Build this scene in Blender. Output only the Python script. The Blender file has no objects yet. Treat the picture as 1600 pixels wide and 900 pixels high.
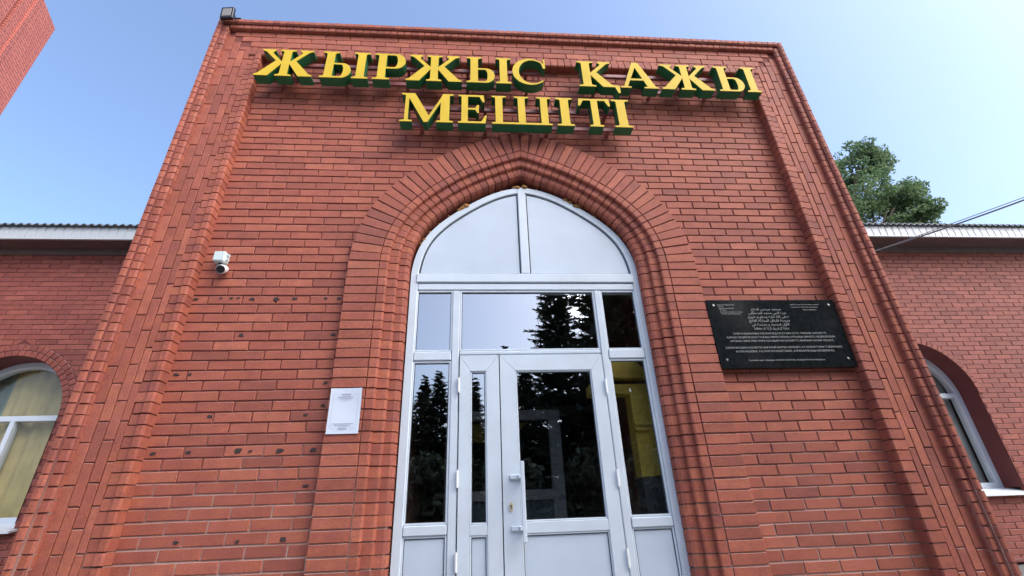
import bpy, math, random
import numpy as np
from mathutils import Matrix, Vector
from mathutils.geometry import tessellate_polygon

SC = bpy.context.scene
COL = SC.collection
rnd = random.Random(7)

# ------------------------------------------------------------------ camera, sky, sun, exposure
CAM = Vector((-0.4267, -3.4766, 1.5353))
FPX = 726.48                                   # focal length for a picture 1600 wide
RIGHT = Vector((0.99693709, -0.06974555, -0.03538369))
DOWN = Vector((-2.765e-05, 0.45211786, -0.89195821))
FWD = Vector((0.07820771, 0.88922719, 0.45073113))
cd = bpy.data.cameras.new('camera')
cam = bpy.data.objects.new('camera', cd)
COL.objects.link(cam)
cd.sensor_width = 36.0
cd.lens = FPX / 1600 * 36.0
cd.clip_start = 0.05
cd.clip_end = 3000
m3 = Matrix((RIGHT, -DOWN, -FWD)).transposed()
cam.matrix_world = Matrix.Translation(CAM) @ m3.to_4x4()
SC.camera = cam

SUN_AZ = 131.0      # degrees from +Y (into the building) towards +X (right)
SUN_EL = 43.0
W = bpy.data.worlds.new('World')
SC.world = W
W.use_nodes = True
wn = W.node_tree.nodes
wl = W.node_tree.links
bg = wn['Background']
sky = wn.new('ShaderNodeTexSky')
sky.sky_type = 'NISHITA'
sky.sun_disc = False
sky.sun_elevation = math.radians(SUN_EL)
sky.sun_rotation = math.radians(SUN_AZ)
sky.air_density = 1.0
sky.dust_density = 4.8
sky.ozone_density = 3.8
wl.new(sky.outputs[0], bg.inputs['Color'])
bg.inputs['Strength'].default_value = 0.145

sd = bpy.data.lights.new('sun', 'SUN')
sun = bpy.data.objects.new('sun', sd)
COL.objects.link(sun)
sd.energy = 0.95
sd.angle = math.radians(72)
sd.color = (1.0, 0.975, 0.96)
az, el = math.radians(SUN_AZ), math.radians(SUN_EL)
to_sun = Vector((math.sin(az) * math.cos(el), math.cos(az) * math.cos(el), math.sin(el)))
sun.rotation_euler = to_sun.to_track_quat('Z', 'Y').to_euler()

SC.view_settings.view_transform = 'Standard'
SC.view_settings.look = 'None'
SC.view_settings.exposure = 1.48
SC.view_settings.gamma = 1.0
SC.view_settings.use_curve_mapping = False


def proj(p):
    d = Vector(p) - CAM
    zc = d.dot(FWD)
    if zc < 0.1:
        return None
    return (800 + FPX * d.dot(RIGHT) / zc, 450 + FPX * d.dot(DOWN) / zc)


# ------------------------------------------------------------------ materials
def new_mat(name):
    m = bpy.data.materials.new(name)
    m.use_nodes = True
    nt = m.node_tree
    return m, nt, nt.nodes, nt.links, nt.nodes['Principled BSDF']


def plain(name, col, rough=0.6, metal=0.0, noise=0.0, nscale=8.0, bump=0.0, bscale=60.0, spec=0.5, dirt=None):
    m, nt, n, l, b = new_mat(name)
    b.inputs['Roughness'].default_value = rough
    b.inputs['Metallic'].default_value = metal
    b.inputs['Specular IOR Level'].default_value = spec
    b.inputs['Base Color'].default_value = (*col, 1)
    tc = n.new('ShaderNodeTexCoord')
    if noise:
        t = n.new('ShaderNodeTexNoise')
        t.inputs['Scale'].default_value = nscale
        t.inputs['Detail'].default_value = 6
        l.new(tc.outputs['Object'], t.inputs['Vector'])
        r = n.new('ShaderNodeMapRange')
        r.inputs['From Min'].default_value = 0.3
        r.inputs['From Max'].default_value = 0.7
        r.inputs['To Min'].default_value = 1 - noise
        r.inputs['To Max'].default_value = 1 + noise
        l.new(t.outputs['Fac'], r.inputs['Value'])
        mx = n.new('ShaderNodeMix')
        mx.data_type = 'RGBA'
        mx.blend_type = 'MULTIPLY'
        mx.inputs[0].default_value = 1
        mx.inputs[6].default_value = (*col, 1)
        l.new(r.outputs[0], mx.inputs[7])
        l.new(mx.outputs[2], b.inputs['Base Color'])
    if bump:
        t2 = n.new('ShaderNodeTexNoise')
        t2.inputs['Scale'].default_value = bscale
        t2.inputs['Detail'].default_value = 4
        l.new(tc.outputs['Object'], t2.inputs['Vector'])
        bp = n.new('ShaderNodeBump')
        bp.inputs['Strength'].default_value = bump
        bp.inputs['Distance'].default_value = 0.004
        l.new(t2.outputs['Fac'], bp.inputs['Height'])
        l.new(bp.outputs[0], b.inputs['Normal'])
    return m


def brick_mat(name, c_dark, c_mid, c_light, dust=0.5):
    """painted brick: a tint for each brick, mottling, fine relief, pale dust on ledges"""
    m, nt, n, l, b = new_mat(name)
    b.inputs['Roughness'].default_value = 0.72
    b.inputs['Specular IOR Level'].default_value = 0.35
    oi = n.new('ShaderNodeObjectInfo')
    at = n.new('ShaderNodeAttribute')
    at.attribute_name = 'rnd'
    ad = n.new('ShaderNodeMath'); ad.operation = 'ADD'
    l.new(oi.outputs['Random'], ad.inputs[0]); l.new(at.outputs['Fac'], ad.inputs[1])
    fr = n.new('ShaderNodeMath'); fr.operation = 'FRACT'
    l.new(ad.outputs[0], fr.inputs[0])
    cr = n.new('ShaderNodeValToRGB')
    e = cr.color_ramp.elements
    e[0].position = 0.0; e[0].color = (*c_dark, 1)
    e[1].position = 1.0; e[1].color = (*c_light, 1)
    x = e.new(0.16); x.color = (*[(a + 2 * q) / 3 for a, q in zip(c_dark, c_mid)], 1)
    x = e.new(0.55); x.color = (*c_mid, 1)
    l.new(fr.outputs[0], cr.inputs['Fac'])
    geo = n.new('ShaderNodeNewGeometry')
    no = n.new('ShaderNodeTexNoise'); no.inputs['Scale'].default_value = 9; no.inputs['Detail'].default_value = 7
    no.inputs['Roughness'].default_value = 0.65
    l.new(geo.outputs['Position'], no.inputs['Vector'])
    mr = n.new('ShaderNodeMapRange')
    mr.inputs['From Min'].default_value = 0.3; mr.inputs['From Max'].default_value = 0.72
    mr.inputs['To Min'].default_value = 0.84; mr.inputs['To Max'].default_value = 1.16
    l.new(no.outputs['Fac'], mr.inputs['Value'])
    mx = n.new('ShaderNodeMix'); mx.data_type = 'RGBA'; mx.blend_type = 'MULTIPLY'; mx.inputs[0].default_value = 1
    l.new(cr.outputs['Color'], mx.inputs[6]); l.new(mr.outputs[0], mx.inputs[7])
    n5 = n.new('ShaderNodeTexNoise'); n5.inputs['Scale'].default_value = 17; n5.inputs['Detail'].default_value = 5
    sc5 = n.new('ShaderNodeVectorMath'); sc5.operation = 'MULTIPLY'; sc5.inputs[1].default_value = (.55, 1, 1.5)
    l.new(geo.outputs['Position'], sc5.inputs[0]); l.new(sc5.outputs[0], n5.inputs['Vector'])
    hs = n.new('ShaderNodeValToRGB')
    hs.color_ramp.elements[0].position = .32; hs.color_ramp.elements[0].color = (.93, .97, 1.14, 1)
    hs.color_ramp.elements[1].position = .70; hs.color_ramp.elements[1].color = (1.04, 1.13, .97, 1)
    l.new(n5.outputs['Fac'], hs.inputs['Fac'])
    mh = n.new('ShaderNodeMix'); mh.data_type = 'RGBA'; mh.blend_type = 'MULTIPLY'; mh.inputs[0].default_value = 1
    l.new(mx.outputs[2], mh.inputs[6]); l.new(hs.outputs['Color'], mh.inputs[7])
    mx = mh
    n6 = n.new('ShaderNodeTexNoise'); n6.inputs['Scale'].default_value = 130; n6.inputs['Detail'].default_value = 3
    l.new(geo.outputs['Position'], n6.inputs['Vector'])
    r6 = n.new('ShaderNodeMapRange')
    r6.inputs['From Min'].default_value = 0.32; r6.inputs['From Max'].default_value = 0.68
    r6.inputs['To Min'].default_value = 0.80; r6.inputs['To Max'].default_value = 1.20
    l.new(n6.outputs['Fac'], r6.inputs['Value'])
    mg = n.new('ShaderNodeMix'); mg.data_type = 'RGBA'; mg.blend_type = 'MULTIPLY'; mg.inputs[0].default_value = 1
    l.new(mx.outputs[2], mg.inputs[6]); l.new(r6.outputs[0], mg.inputs[7])
    mx = mg
    # large weathering: faded, greyer patches
    n2 = n.new('ShaderNodeTexNoise'); n2.inputs['Scale'].default_value = 1.1; n2.inputs['Detail'].default_value = 5
    l.new(geo.outputs['Position'], n2.inputs['Vector'])
    r2 = n.new('ShaderNodeMapRange')
    r2.inputs['From Min'].default_value = 0.5; r2.inputs['From Max'].default_value = 0.8
    r2.inputs['To Min'].default_value = 0.0; r2.inputs['To Max'].default_value = 0.35
    l.new(n2.outputs['Fac'], r2.inputs['Value'])
    m2 = n.new('ShaderNodeMix'); m2.data_type = 'RGBA'
    m2.inputs[7].default_value = (c_mid[0] * 0.8, c_mid[1] * 1.25, c_mid[2] * 1.5, 1)
    l.new(r2.outputs[0], m2.inputs[0]); l.new(mx.outputs[2], m2.inputs[6])
    # dust on upward faces
    sx = n.new('ShaderNodeSeparateXYZ'); l.new(geo.outputs['Normal'], sx.inputs[0])
    r3 = n.new('ShaderNodeMapRange')
    r3.inputs['From Min'].default_value = 0.35; r3.inputs['From Max'].default_value = 0.9
    r3.inputs['To Max'].default_value = dust
    l.new(sx.outputs['Z'], r3.inputs['Value'])
    m4 = n.new('ShaderNodeMix'); m4.data_type = 'RGBA'
    m4.inputs[7].default_value = (0.50, 0.40, 0.36, 1)
    l.new(r3.outputs[0], m4.inputs[0]); l.new(m2.outputs[2], m4.inputs[6])
    l.new(m4.outputs[2], b.inputs['Base Color'])
    # relief
    n3 = n.new('ShaderNodeTexNoise'); n3.inputs['Scale'].default_value = 95; n3.inputs['Detail'].default_value = 6
    l.new(geo.outputs['Position'], n3.inputs['Vector'])
    bu = n.new('ShaderNodeBump'); bu.inputs['Strength'].default_value = 0.5; bu.inputs['Distance'].default_value = 0.004
    l.new(n3.outputs['Fac'], bu.inputs['Height']); l.new(bu.outputs[0], b.inputs['Normal'])
    return m


def mortar_mat(name, paint, pale, z0, z1):
    """joints painted over with the wall paint, worn bare towards the foot of the wall"""
    m, nt, n, l, b = new_mat(name)
    b.inputs['Roughness'].default_value = 0.9
    geo = n.new('ShaderNodeNewGeometry')
    sx = n.new('ShaderNodeSeparateXYZ'); l.new(geo.outputs['Position'], sx.inputs[0])
    no = n.new('ShaderNodeTexNoise'); no.inputs['Scale'].default_value = 3.2; no.inputs['Detail'].default_value = 6
    l.new(geo.outputs['Position'], no.inputs['Vector'])
    a = n.new('ShaderNodeMath'); a.operation = 'MULTIPLY_ADD'
    a.inputs[1].default_value = 1.6; a.inputs[2].default_value = -0.8
    l.new(no.outputs['Fac'], a.inputs[0])
    s = n.new('ShaderNodeMath'); s.operation = 'ADD'
    l.new(sx.outputs['Z'], s.inputs[0]); l.new(a.outputs[0], s.inputs[1])
    mr = n.new('ShaderNodeMapRange'); mr.interpolation_type = 'SMOOTHSTEP'
    mr.inputs['From Min'].default_value = z0; mr.inputs['From Max'].default_value = z1
    mr.inputs['To Min'].default_value = 1; mr.inputs['To Max'].default_value = 0
    l.new(s.outputs[0], mr.inputs['Value'])
    mx = n.new('ShaderNodeMix'); mx.data_type = 'RGBA'
    mx.inputs[6].default_value = (*paint, 1); mx.inputs[7].default_value = (*pale, 1)
    l.new(mr.outputs[0], mx.inputs[0])
    l.new(mx.outputs[2], b.inputs['Base Color'])
    return m


def glass_mat(name, refl=0.25, tint=(0.8, 0.85, 0.85), rough=0.0, wob=0.0):
    m, nt, n, l, b = new_mat(name)
    n.remove(b)
    out = n['Material Output']
    tr = n.new('ShaderNodeBsdfTransparent'); tr.inputs['Color'].default_value = (*tint, 1)
    gl = n.new('ShaderNodeBsdfGlossy'); gl.inputs['Roughness'].default_value = rough
    gl.inputs['Color'].default_value = (0.95, 0.97, 1.0, 1)
    fz = n.new('ShaderNodeFresnel'); fz.inputs['IOR'].default_value = 1.5
    mr = n.new('ShaderNodeMapRange')
    mr.inputs['From Min'].default_value = 0.04; mr.inputs['To Min'].default_value = refl; mr.inputs['To Max'].default_value = 1.0
    l.new(fz.outputs[0], mr.inputs['Value'])
    ge = n.new('ShaderNodeNewGeometry')          # the pane is a solid sheet: count each crossing once
    fb = n.new('ShaderNodeMath'); fb.operation = 'SUBTRACT'; fb.inputs[0].default_value = 1
    l.new(ge.outputs['Backfacing'], fb.inputs[1])
    pm = n.new('ShaderNodeMath'); pm.operation = 'MULTIPLY'
    l.new(mr.outputs[0], pm.inputs[0]); l.new(fb.outputs[0], pm.inputs[1])
    tm = n.new('ShaderNodeMix'); tm.data_type = 'RGBA'
    tm.inputs[6].default_value = (*tint, 1); tm.inputs[7].default_value = (1, 1, 1, 1)
    l.new(ge.outputs['Backfacing'], tm.inputs[0]); l.new(tm.outputs[2], tr.inputs['Color'])
    mr = pm
    mx = n.new('ShaderNodeMixShader')
    l.new(mr.outputs[0], mx.inputs[0]); l.new(tr.outputs[0], mx.inputs[1]); l.new(gl.outputs[0], mx.inputs[2])
    if wob:
        tc = n.new('ShaderNodeNewGeometry')
        no = n.new('ShaderNodeTexNoise'); no.inputs['Scale'].default_value = 2.2
        l.new(tc.outputs['Position'], no.inputs['Vector'])
        bu = n.new('ShaderNodeBump'); bu.inputs['Strength'].default_value = wob; bu.inputs['Distance'].default_value = 0.02
        l.new(no.outputs['Fac'], bu.inputs['Height']); l.new(bu.outputs[0], gl.inputs['Normal'])
    l.new(mx.outputs[0], out.inputs['Surface'])
    return m


def leaf_mat(name, c1, c2, trans=0.3):
    m, nt, n, l, b = new_mat(name)
    b.inputs['Roughness'].default_value = 0.55
    at = n.new('ShaderNodeAttribute'); at.attribute_name = 'rnd'
    mx = n.new('ShaderNodeMix'); mx.data_type = 'RGBA'
    mx.inputs[6].default_value = (*c1, 1); mx.inputs[7].default_value = (*c2, 1)
    l.new(at.outputs['Fac'], mx.inputs[0]); l.new(mx.outputs[2], b.inputs['Base Color'])
    t = n.new('ShaderNodeBsdfTranslucent'); l.new(mx.outputs[2], t.inputs['Color'])
    ms = n.new('ShaderNodeMixShader'); ms.inputs[0].default_value = trans
    l.new(b.outputs[0], ms.inputs[1]); l.new(t.outputs[0], ms.inputs[2])
    l.new(ms.outputs[0], n['Material Output'].inputs['Surface'])
    return m


def tower_mat(name):
    m, nt, n, l, b = new_mat(name)
    b.inputs['Roughness'].default_value = 0.8
    uv = n.new('ShaderNodeUVMap')
    br = n.new('ShaderNodeTexBrick')
    br.inputs['Scale'].default_value = 1.0
    br.inputs['Brick Width'].default_value = 0.26; br.inputs['Row Height'].default_value = 0.0766
    br.inputs['Mortar Size'].default_value = 0.009; br.inputs['Mortar Smooth'].default_value = 0.2
    br.inputs['Bias'].default_value = 0.0
    br.inputs['Color1'].default_value = (0.47, 0.135, 0.10, 1); br.inputs['Color2'].default_value = (0.40, 0.11, 0.085, 1)
    br.inputs['Mortar'].default_value = (0.20, 0.06, 0.055, 1)
    l.new(uv.outputs[0], br.inputs['Vector']); l.new(br.outputs['Color'], b.inputs['Base Color'])
    bu = n.new('ShaderNodeBump'); bu.inputs['Strength'].default_value = 0.8; bu.inputs['Distance'].default_value = 0.012
    bu.invert = True
    l.new(br.outputs['Fac'], bu.inputs['Height']); l.new(bu.outputs[0], b.inputs['Normal'])
    return m


M = {}
M['brick'] = brick_mat('painted_brick', (0.245, 0.067, 0.046), (0.325, 0.085, 0.053), (0.385, 0.110, 0.066))
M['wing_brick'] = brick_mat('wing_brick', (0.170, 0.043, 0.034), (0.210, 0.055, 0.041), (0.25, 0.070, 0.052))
M['mortar'] = mortar_mat('joint', (0.175, 0.045, 0.036), (0.48, 0.33, 0.28), 1.3, 2.25)
M['border_mortar'] = mortar_mat('border_joint', (0.175, 0.045, 0.036), (0.30, 0.16, 0.13), 1.3, 2.1)
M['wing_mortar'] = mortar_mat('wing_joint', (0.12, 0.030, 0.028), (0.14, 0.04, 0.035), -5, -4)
M['pvc'] = plain('white_pvc', (0.53, 0.605, 0.675), 0.32, noise=0.05, nscale=5, spec=0.5)
M['pvc_panel'] = plain('white_panel', (0.46, 0.54, 0.63), 0.45, noise=0.06, nscale=2.5)
M['seal'] = plain('rubber_seal', (0.03, 0.035, 0.045), 0.6)
M['glass'] = glass_mat('door_glass', 0.36, (0.92, 0.93, 0.91), wob=0.05)
M['wglass'] = glass_mat('window_glass', 0.05, (0.85, 0.88, 0.85))
M['yellow'] = plain('yellow_acrylic', (0.60, 0.42, 0.035), 0.55, noise=0.07, nscale=4, spec=0.15)
M['green'] = plain('green_return', (0.012, 0.135, 0.055), 0.4, noise=0.12, nscale=9)
M['rail'] = plain('rail_paint', (0.25, 0.075, 0.075), 0.55, noise=0.15, nscale=12)
M['granite'] = plain('black_granite', (0.010, 0.0125, 0.0135), 0.12, noise=0.35, nscale=30, spec=0.22)
M['engrave'] = plain('engraved_lettering', (0.33, 0.35, 0.34), 0.7)
M['steel'] = plain('steel', (0.72, 0.72, 0.70), 0.25, metal=1.0)
M['paper'] = plain('paper', (0.60, 0.67, 0.77), 0.35, noise=0.02)
M['ink'] = plain('print', (0.22, 0.25, 0.32), 0.6)
M['black'] = plain('black_plastic', (0.012, 0.012, 0.016), 0.35)
M['white_plastic'] = plain('white_plastic', (0.76, 0.78, 0.78), 0.35)
M['box'] = plain('junction_box', (0.55, 0.64, 0.63), 0.45, noise=0.04)
M['led'] = plain('led_lens', (0.27, 0.25, 0.22), 0.3)
M['chip'] = plain('tar_residue', (0.035, 0.022, 0.022), 0.8, noise=0.3, nscale=60)
M['foam'] = plain('sealing_foam', (0.33, 0.16, 0.045), 0.85, noise=0.4, nscale=25, bump=0.6, bscale=40)
M['brass'] = plain('lock_plate', (0.62, 0.55, 0.36), 0.35, metal=0.3)
M['fascia'] = plain('white_fascia', (0.38, 0.42, 0.45), 0.45, noise=0.10, nscale=5)
M['soffit'] = plain('dark_soffit', (0.085, 0.055, 0.055), 0.7, noise=0.2, nscale=6)
M['frieze'] = plain('frieze_board', (0.12, 0.10, 0.10), 0.7, noise=0.15)
M['roof'] = plain('roof_sheet', (0.10, 0.12, 0.13), 0.6, noise=0.2, nscale=4)
M['reveal'] = plain('reveal_paint', (0.12, 0.028, 0.028), 0.7, noise=0.15)
M['curtain'] = plain('curtain', (0.46, 0.37, 0.18), 0.85, noise=0.2, nscale=3)
M['curtain_grey'] = plain('curtain_grey', (0.20, 0.23, 0.19), 0.8, noise=0.15, nscale=3)
M['curtain_pale'] = plain('curtain_pale', (0.42, 0.45, 0.45), 0.85, noise=0.15, nscale=3)
M['sill'] = plain('sill', (0.60, 0.66, 0.70), 0.4, noise=0.08)
M['yellow_wall'] = plain('yellow_wall', (0.74, 0.55, 0.10), 0.6, noise=0.06)
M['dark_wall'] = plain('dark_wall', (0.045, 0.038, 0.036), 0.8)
M['dado'] = plain('dado_grey', (0.10, 0.11, 0.12), 0.6)
M['bluegrey'] = plain('bluegrey_panel', (0.12, 0.20, 0.26), 0.5)
M['concrete'] = plain('concrete', (0.32, 0.31, 0.29), 0.85, noise=0.15, nscale=3, bump=0.4)
M['plinth'] = plain('plinth', (0.16, 0.17, 0.16), 0.8, noise=0.25, nscale=6, bump=0.3)
M['paving'] = plain('paving', (0.30, 0.28, 0.26), 0.85, noise=0.2, nscale=1.5, bump=0.4)
M['cable'] = plain('cable_sheath', (0.16, 0.16, 0.17), 0.5)
M['bark'] = plain('bark', (0.10, 0.075, 0.055), 0.9, noise=0.3, nscale=6, bump=0.8, bscale=12)
M['needles'] = leaf_mat('needles', (0.016, 0.034, 0.020), (0.065, 0.095, 0.05), 0.15)
M['leaves'] = leaf_mat('leaves', (0.060, 0.125, 0.055), (0.17, 0.25, 0.11), 0.45)
M['tower'] = tower_mat('tower_brick')
M['tower_plain'] = plain('tower_trim', (0.44, 0.13, 0.10), 0.8, noise=0.1)


# ------------------------------------------------------------------ object helpers
def link(o, parent=None):
    COL.objects.link(o)
    if parent is not None:
        o.parent = parent
        if parent.type == 'EMPTY':
            o.matrix_parent_inverse = Matrix.Translation(-Vector(parent.location))
    return o


def mesh_data(name, verts, faces, mat, smooth=False):
    me = bpy.data.meshes.new(name)
    me.from_pydata([tuple(v) for v in verts], [], faces)
    mats = mat if isinstance(mat, (list, tuple)) else [mat]
    for x in mats:
        me.materials.append(M[x])
    if smooth:
        me.shade_smooth()
    me.update()
    return me


def obj(name, verts, faces, mat, parent=None, smooth=False, kind=None, label=None):
    o = bpy.data.objects.new(name, mesh_data(name, verts, faces, mat, smooth))
    link(o, parent)
    if kind:
        o['kind'] = kind
    if label:
        o['label'] = label
    return o


def thing(name, label, cat, loc=(0, 0, 0), group=None):
    o = bpy.data.objects.new(name, None)
    o.empty_display_size = 0.2
    o.location = loc
    COL.objects.link(o)
    o['label'] = label
    o['category'] = cat
    if group:
        o['group'] = group
    return o


class MB:
    """collects shapes into one mesh"""
    def __init__(s):
        s.v = []
        s.f = []

    def add(s, verts, faces):
        k = len(s.v)
        s.v += [tuple(a) for a in verts]
        s.f += [tuple(i + k for i in f) for f in faces]
        return s

    def box(s, x0, x1, y0, y1, z0, z1, bev=0.0):
        if bev <= 0:
            v = [(x, y, z) for z in (z0, z1) for y in (y0, y1) for x in (x0, x1)]
            return s.add(v, [(0, 2, 3, 1), (4, 5, 7, 6), (0, 1, 5, 4), (2, 6, 7, 3), (0, 4, 6, 2), (1, 3, 7, 5)])
        b = bev
        v = []
        for (ax, sgn) in ((0, -1), (0, 1), (1, -1), (1, 1), (2, -1), (2, 1)):
            lo, hi = [x0, y0, z0], [x1, y1, z1]
            o1, o2 = [i for i in range(3) if i != ax]
            for a, c in ((0, 0), (1, 0), (1, 1), (0, 1)):
                p = [0, 0, 0]
                p[ax] = hi[ax] if sgn > 0 else lo[ax]
                p[o1] = hi[o1] - b if a else lo[o1] + b
                p[o2] = hi[o2] - b if c else lo[o2] + b
                v.append(p)
        import bmesh
        bm = bmesh.new()
        for p in v:
            bm.verts.new(p)
        r = bmesh.ops.convex_hull(bm, input=bm.verts)
        bmesh.ops.dissolve_limit(bm, angle_limit=0.01, verts=bm.verts, edges=bm.edges)
        bm.verts.index_update()
        vv = [tuple(x.co) for x in bm.verts]
        ff = [tuple(x.index for x in f.verts) for f in bm.faces]
        bm.free()
        return s.add(vv, ff)

    def tube(s, pts, r, n=8, r2=None):
        pts = [Vector(p) for p in pts]
        rings = []
        for i, p in enumerate(pts):
            d = (pts[min(i + 1, len(pts) - 1)] - pts[max(i - 1, 0)]).normalized()
            a = d.cross(Vector((0, 0, 1)))
            if a.length < 1e-3:
                a = d.cross(Vector((1, 0, 0)))
            a.normalize()
            b = d.cross(a)
            rr = r if r2 is None else r + (r2 - r) * i / (len(pts) - 1)
            rings.append([p + a * rr * math.cos(2 * math.pi * k / n) + b * rr * math.sin(2 * math.pi * k / n) for k in range(n)])
        v = [q for ring in rings for q in ring]
        f = []
        for i in range(len(pts) - 1):
            for k in range(n):
                f.append((i * n + k, i * n + (k + 1) % n, (i + 1) * n + (k + 1) % n, (i + 1) * n + k))
        f.append(tuple(range(n - 1, -1, -1)))
        f.append(tuple(range((len(pts) - 1) * n, len(pts) * n)))
        return s.add(v, f)

    def prism_y(s, poly, y0, y1):
        """polygon in x,z (counter-clockwise seen from -y), from y0 (front) to y1"""
        n = len(poly)
        v = [(x, y0, z) for x, z in poly] + [(x, y1, z) for x, z in poly]
        tri = tessellate_polygon([[Vector((x, z, 0)) for x, z in poly]])
        f = []
        for t in tri:
            a, b, c = [Vector((poly[i][0], poly[i][1])) for i in t]
            cr = (b - a).cross(c - a)
            t = t if cr > 0 else t[::-1]
            f.append(tuple(t))
            f.append(tuple(i + n for i in t[::-1]))
        area = sum(poly[i][0] * poly[(i + 1) % n][1] - poly[(i + 1) % n][0] * poly[i][1] for i in range(n))
        for i in range(n):
            j = (i + 1) % n
            f.append((i, i + n, j + n, j) if area > 0 else (i, j, j + n, i + n))
        return s.add(v, f)

    def build(s, name, mat, parent=None, smooth=False, kind=None, label=None):
        return obj(name, s.v, s.f, mat, parent, smooth, kind, label)


# ------------------------------------------------------------------ brick laying
class Bricks:
    """bricks of one part: the ones that show largest become objects, the rest one joined mesh"""
    cache = {}

    def __init__(s, part, mat, name='brick', limit=300, hide=None):
        s.part, s.mat, s.name, s.limit, s.hide = part, mat, name, limit, hide
        s.items = []

    def add_geo(s, verts, faces, key=None, loc=None, rot=0.0):
        s.items.append((verts, faces, key, loc, rot))

    def poly(s, pts, yf, depth, bev=0.0028):
        """brick whose front is a convex polygon in x,z"""
        n = len(pts)
        area = 0.5 * sum(pts[i][0] * pts[(i + 1) % n][1] - pts[(i + 1) % n][0] * pts[i][1] for i in range(n))
        if area < 0:
            pts = pts[::-1]
            area = -area
        if area < 0.0006:
            return
        P = [Vector(p) for p in pts]
        cx = sum((p for p in P), Vector((0, 0))) / n
        ins = []
        for i in range(n):
            a, b = (P[i - 1] - P[i]), (P[(i + 1) % n] - P[i])
            la, lb = max(a.length, 1e-6), max(b.length, 1e-6)
            k = min(bev, la * 0.3, lb * 0.3)
            ins.append(P[i] + k * (a / la + b / lb))
        jit = lambda q: rnd.uniform(-q, q)
        v = [(p.x - cx.x, 0 + jit(.0008), p.y - cx.y) for p in ins] + \
            [(p.x - cx.x + jit(.0012), bev, p.y - cx.y + jit(.0012)) for p in P] + [(p.x - cx.x, depth, p.y - cx.y) for p in P]
        f = [tuple(range(n))]
        for i in range(n):
            j = (i + 1) % n
            f.append((i, i + n, j + n, j))
            f.append((i + n, i + 2 * n, j + 2 * n, j + n))
        s.items.append((v, f, None, (cx.x, yf + jit(.0012), cx.y), 0.0))

    def rect(s, x0, x1, z0, z1, yf, depth, bev=0.0028):
        """shared mesh (four variants) for alike bricks"""
        w, h = x1 - x0, z1 - z0
        key = (round(w, 3), round(h, 3), round(depth, 3), rnd.randrange(4), s.mat)
        if key not in Bricks.cache:
            r2 = random.Random(hash(key[:4]) & 0xffff)
            j = lambda q: r2.uniform(-q, q)
            c = [(-w / 2, -h / 2), (w / 2, -h / 2), (w / 2, h / 2), (-w / 2, h / 2)]
            v = [(x - math.copysign(bev, x), j(.0007), z - math.copysign(bev, z)) for x, z in c]
            v += [(x + j(.0018), bev, z + j(.0018)) for x, z in c] + [(x, depth, z) for x, z in c]
            f = [(0, 1, 2, 3)]
            for a in range(4):
                b = (a + 1) % 4
                f += [(a, a + 4, b + 4, b), (a + 4, a + 8, b + 8, b + 4)]
            Bricks.cache[key] = (v, f, None)
        s.items.append((None, None, key, ((x0 + x1) / 2, yf + rnd.uniform(-.0014, .0014), (z0 + z1) / 2 + rnd.uniform(-.001, .001)),
                        rnd.uniform(-.006, .006)))

    def section(s, sec, t0, t1, fmap):
        """cross-section [(u, y)] swept from t0 to t1; fmap(u, t) -> (x, z)"""
        n = len(sec)
        v = []
        for t in (t0, t1):
            for u, y in sec:
                x, z = fmap(u, t)
                v.append(Vector((x, y, z)))
        c = sum(v, Vector()) / len(v)
        f = [(i, i + 1, n + i + 1, n + i) for i in range(n - 1)]
        f += [tuple(range(n)), tuple(range(2 * n - 1, n - 1, -1))]
        # face the front outwards
        a, b, d = v[f[1][0]], v[f[1][1]], v[f[1][2]]
        if (b - a).cross(d - a).y > 0:
            f = [q[::-1] for q in f]
        v = [tuple(q - c + Vector((0, 0, 0))) for q in v]
        jy = rnd.uniform(-.0014, .0014)
        s.items.append((v, f, None, (c.x, c.y + jy, c.z), 0.0))

    def finish(s):
        sc = []
        for it in s.items:
            p = it[3]
            q = proj(p)
            vis = q is not None and -15 < q[0] < 1615 and -10 < q[1] < 910
            if vis and s.hide and s.hide(p):
                vis = False
            if it[0] is None:
                area = it[2][0] * it[2][1]
            else:
                xs = [a[0] for a in it[0]]; zs = [a[2] for a in it[0]]
                area = (max(xs) - min(xs)) * (max(zs) - min(zs))
            d = (Vector(p) - CAM).length
            sc.append(area / d / d if vis else -1)
        order = sorted(range(len(s.items)), key=lambda i: -sc[i])
        single = [i for i in order[:s.limit] if sc[i] > 0]
        rest = [i for i in order if i not in set(single)]
        for i in single:
            v, f, key, loc, rot = s.items[i]
            if key is not None:
                cv, cf, me = Bricks.cache[key]
                if me is None:
                    me = mesh_data(s.name, cv, cf, s.mat)
                    Bricks.cache[key] = (cv, cf, me)
            else:
                me = mesh_data(s.name, v, f, s.mat)
            o = bpy.data.objects.new(s.name, me)
            o.location = loc
            o.rotation_euler = (0, rot, 0)
            link(o, s.part)
        if rest:
            V, F, R = [], [], []
            for i in rest:
                v, f, key, loc, rot = s.items[i]
                if key is not None:
                    v, f, _ = Bricks.cache[key]
                k = len(V)
                cs, sn = math.cos(rot), math.sin(rot)
                V += [(a * cs + c * sn + loc[0], b + loc[1], -a * sn + c * cs + loc[2]) for a, b, c in v]
                F += [tuple(q + k for q in ff) for ff in f]
                r = rnd.random()
                R += [r] * len(f)
            o = obj(s.name + '_mass', V, F, s.mat, s.part, kind='stuff')
            at = o.data.attributes.new('rnd', 'FLOAT', 'FACE')
            at.data.foreach_set('value', R)


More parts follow.
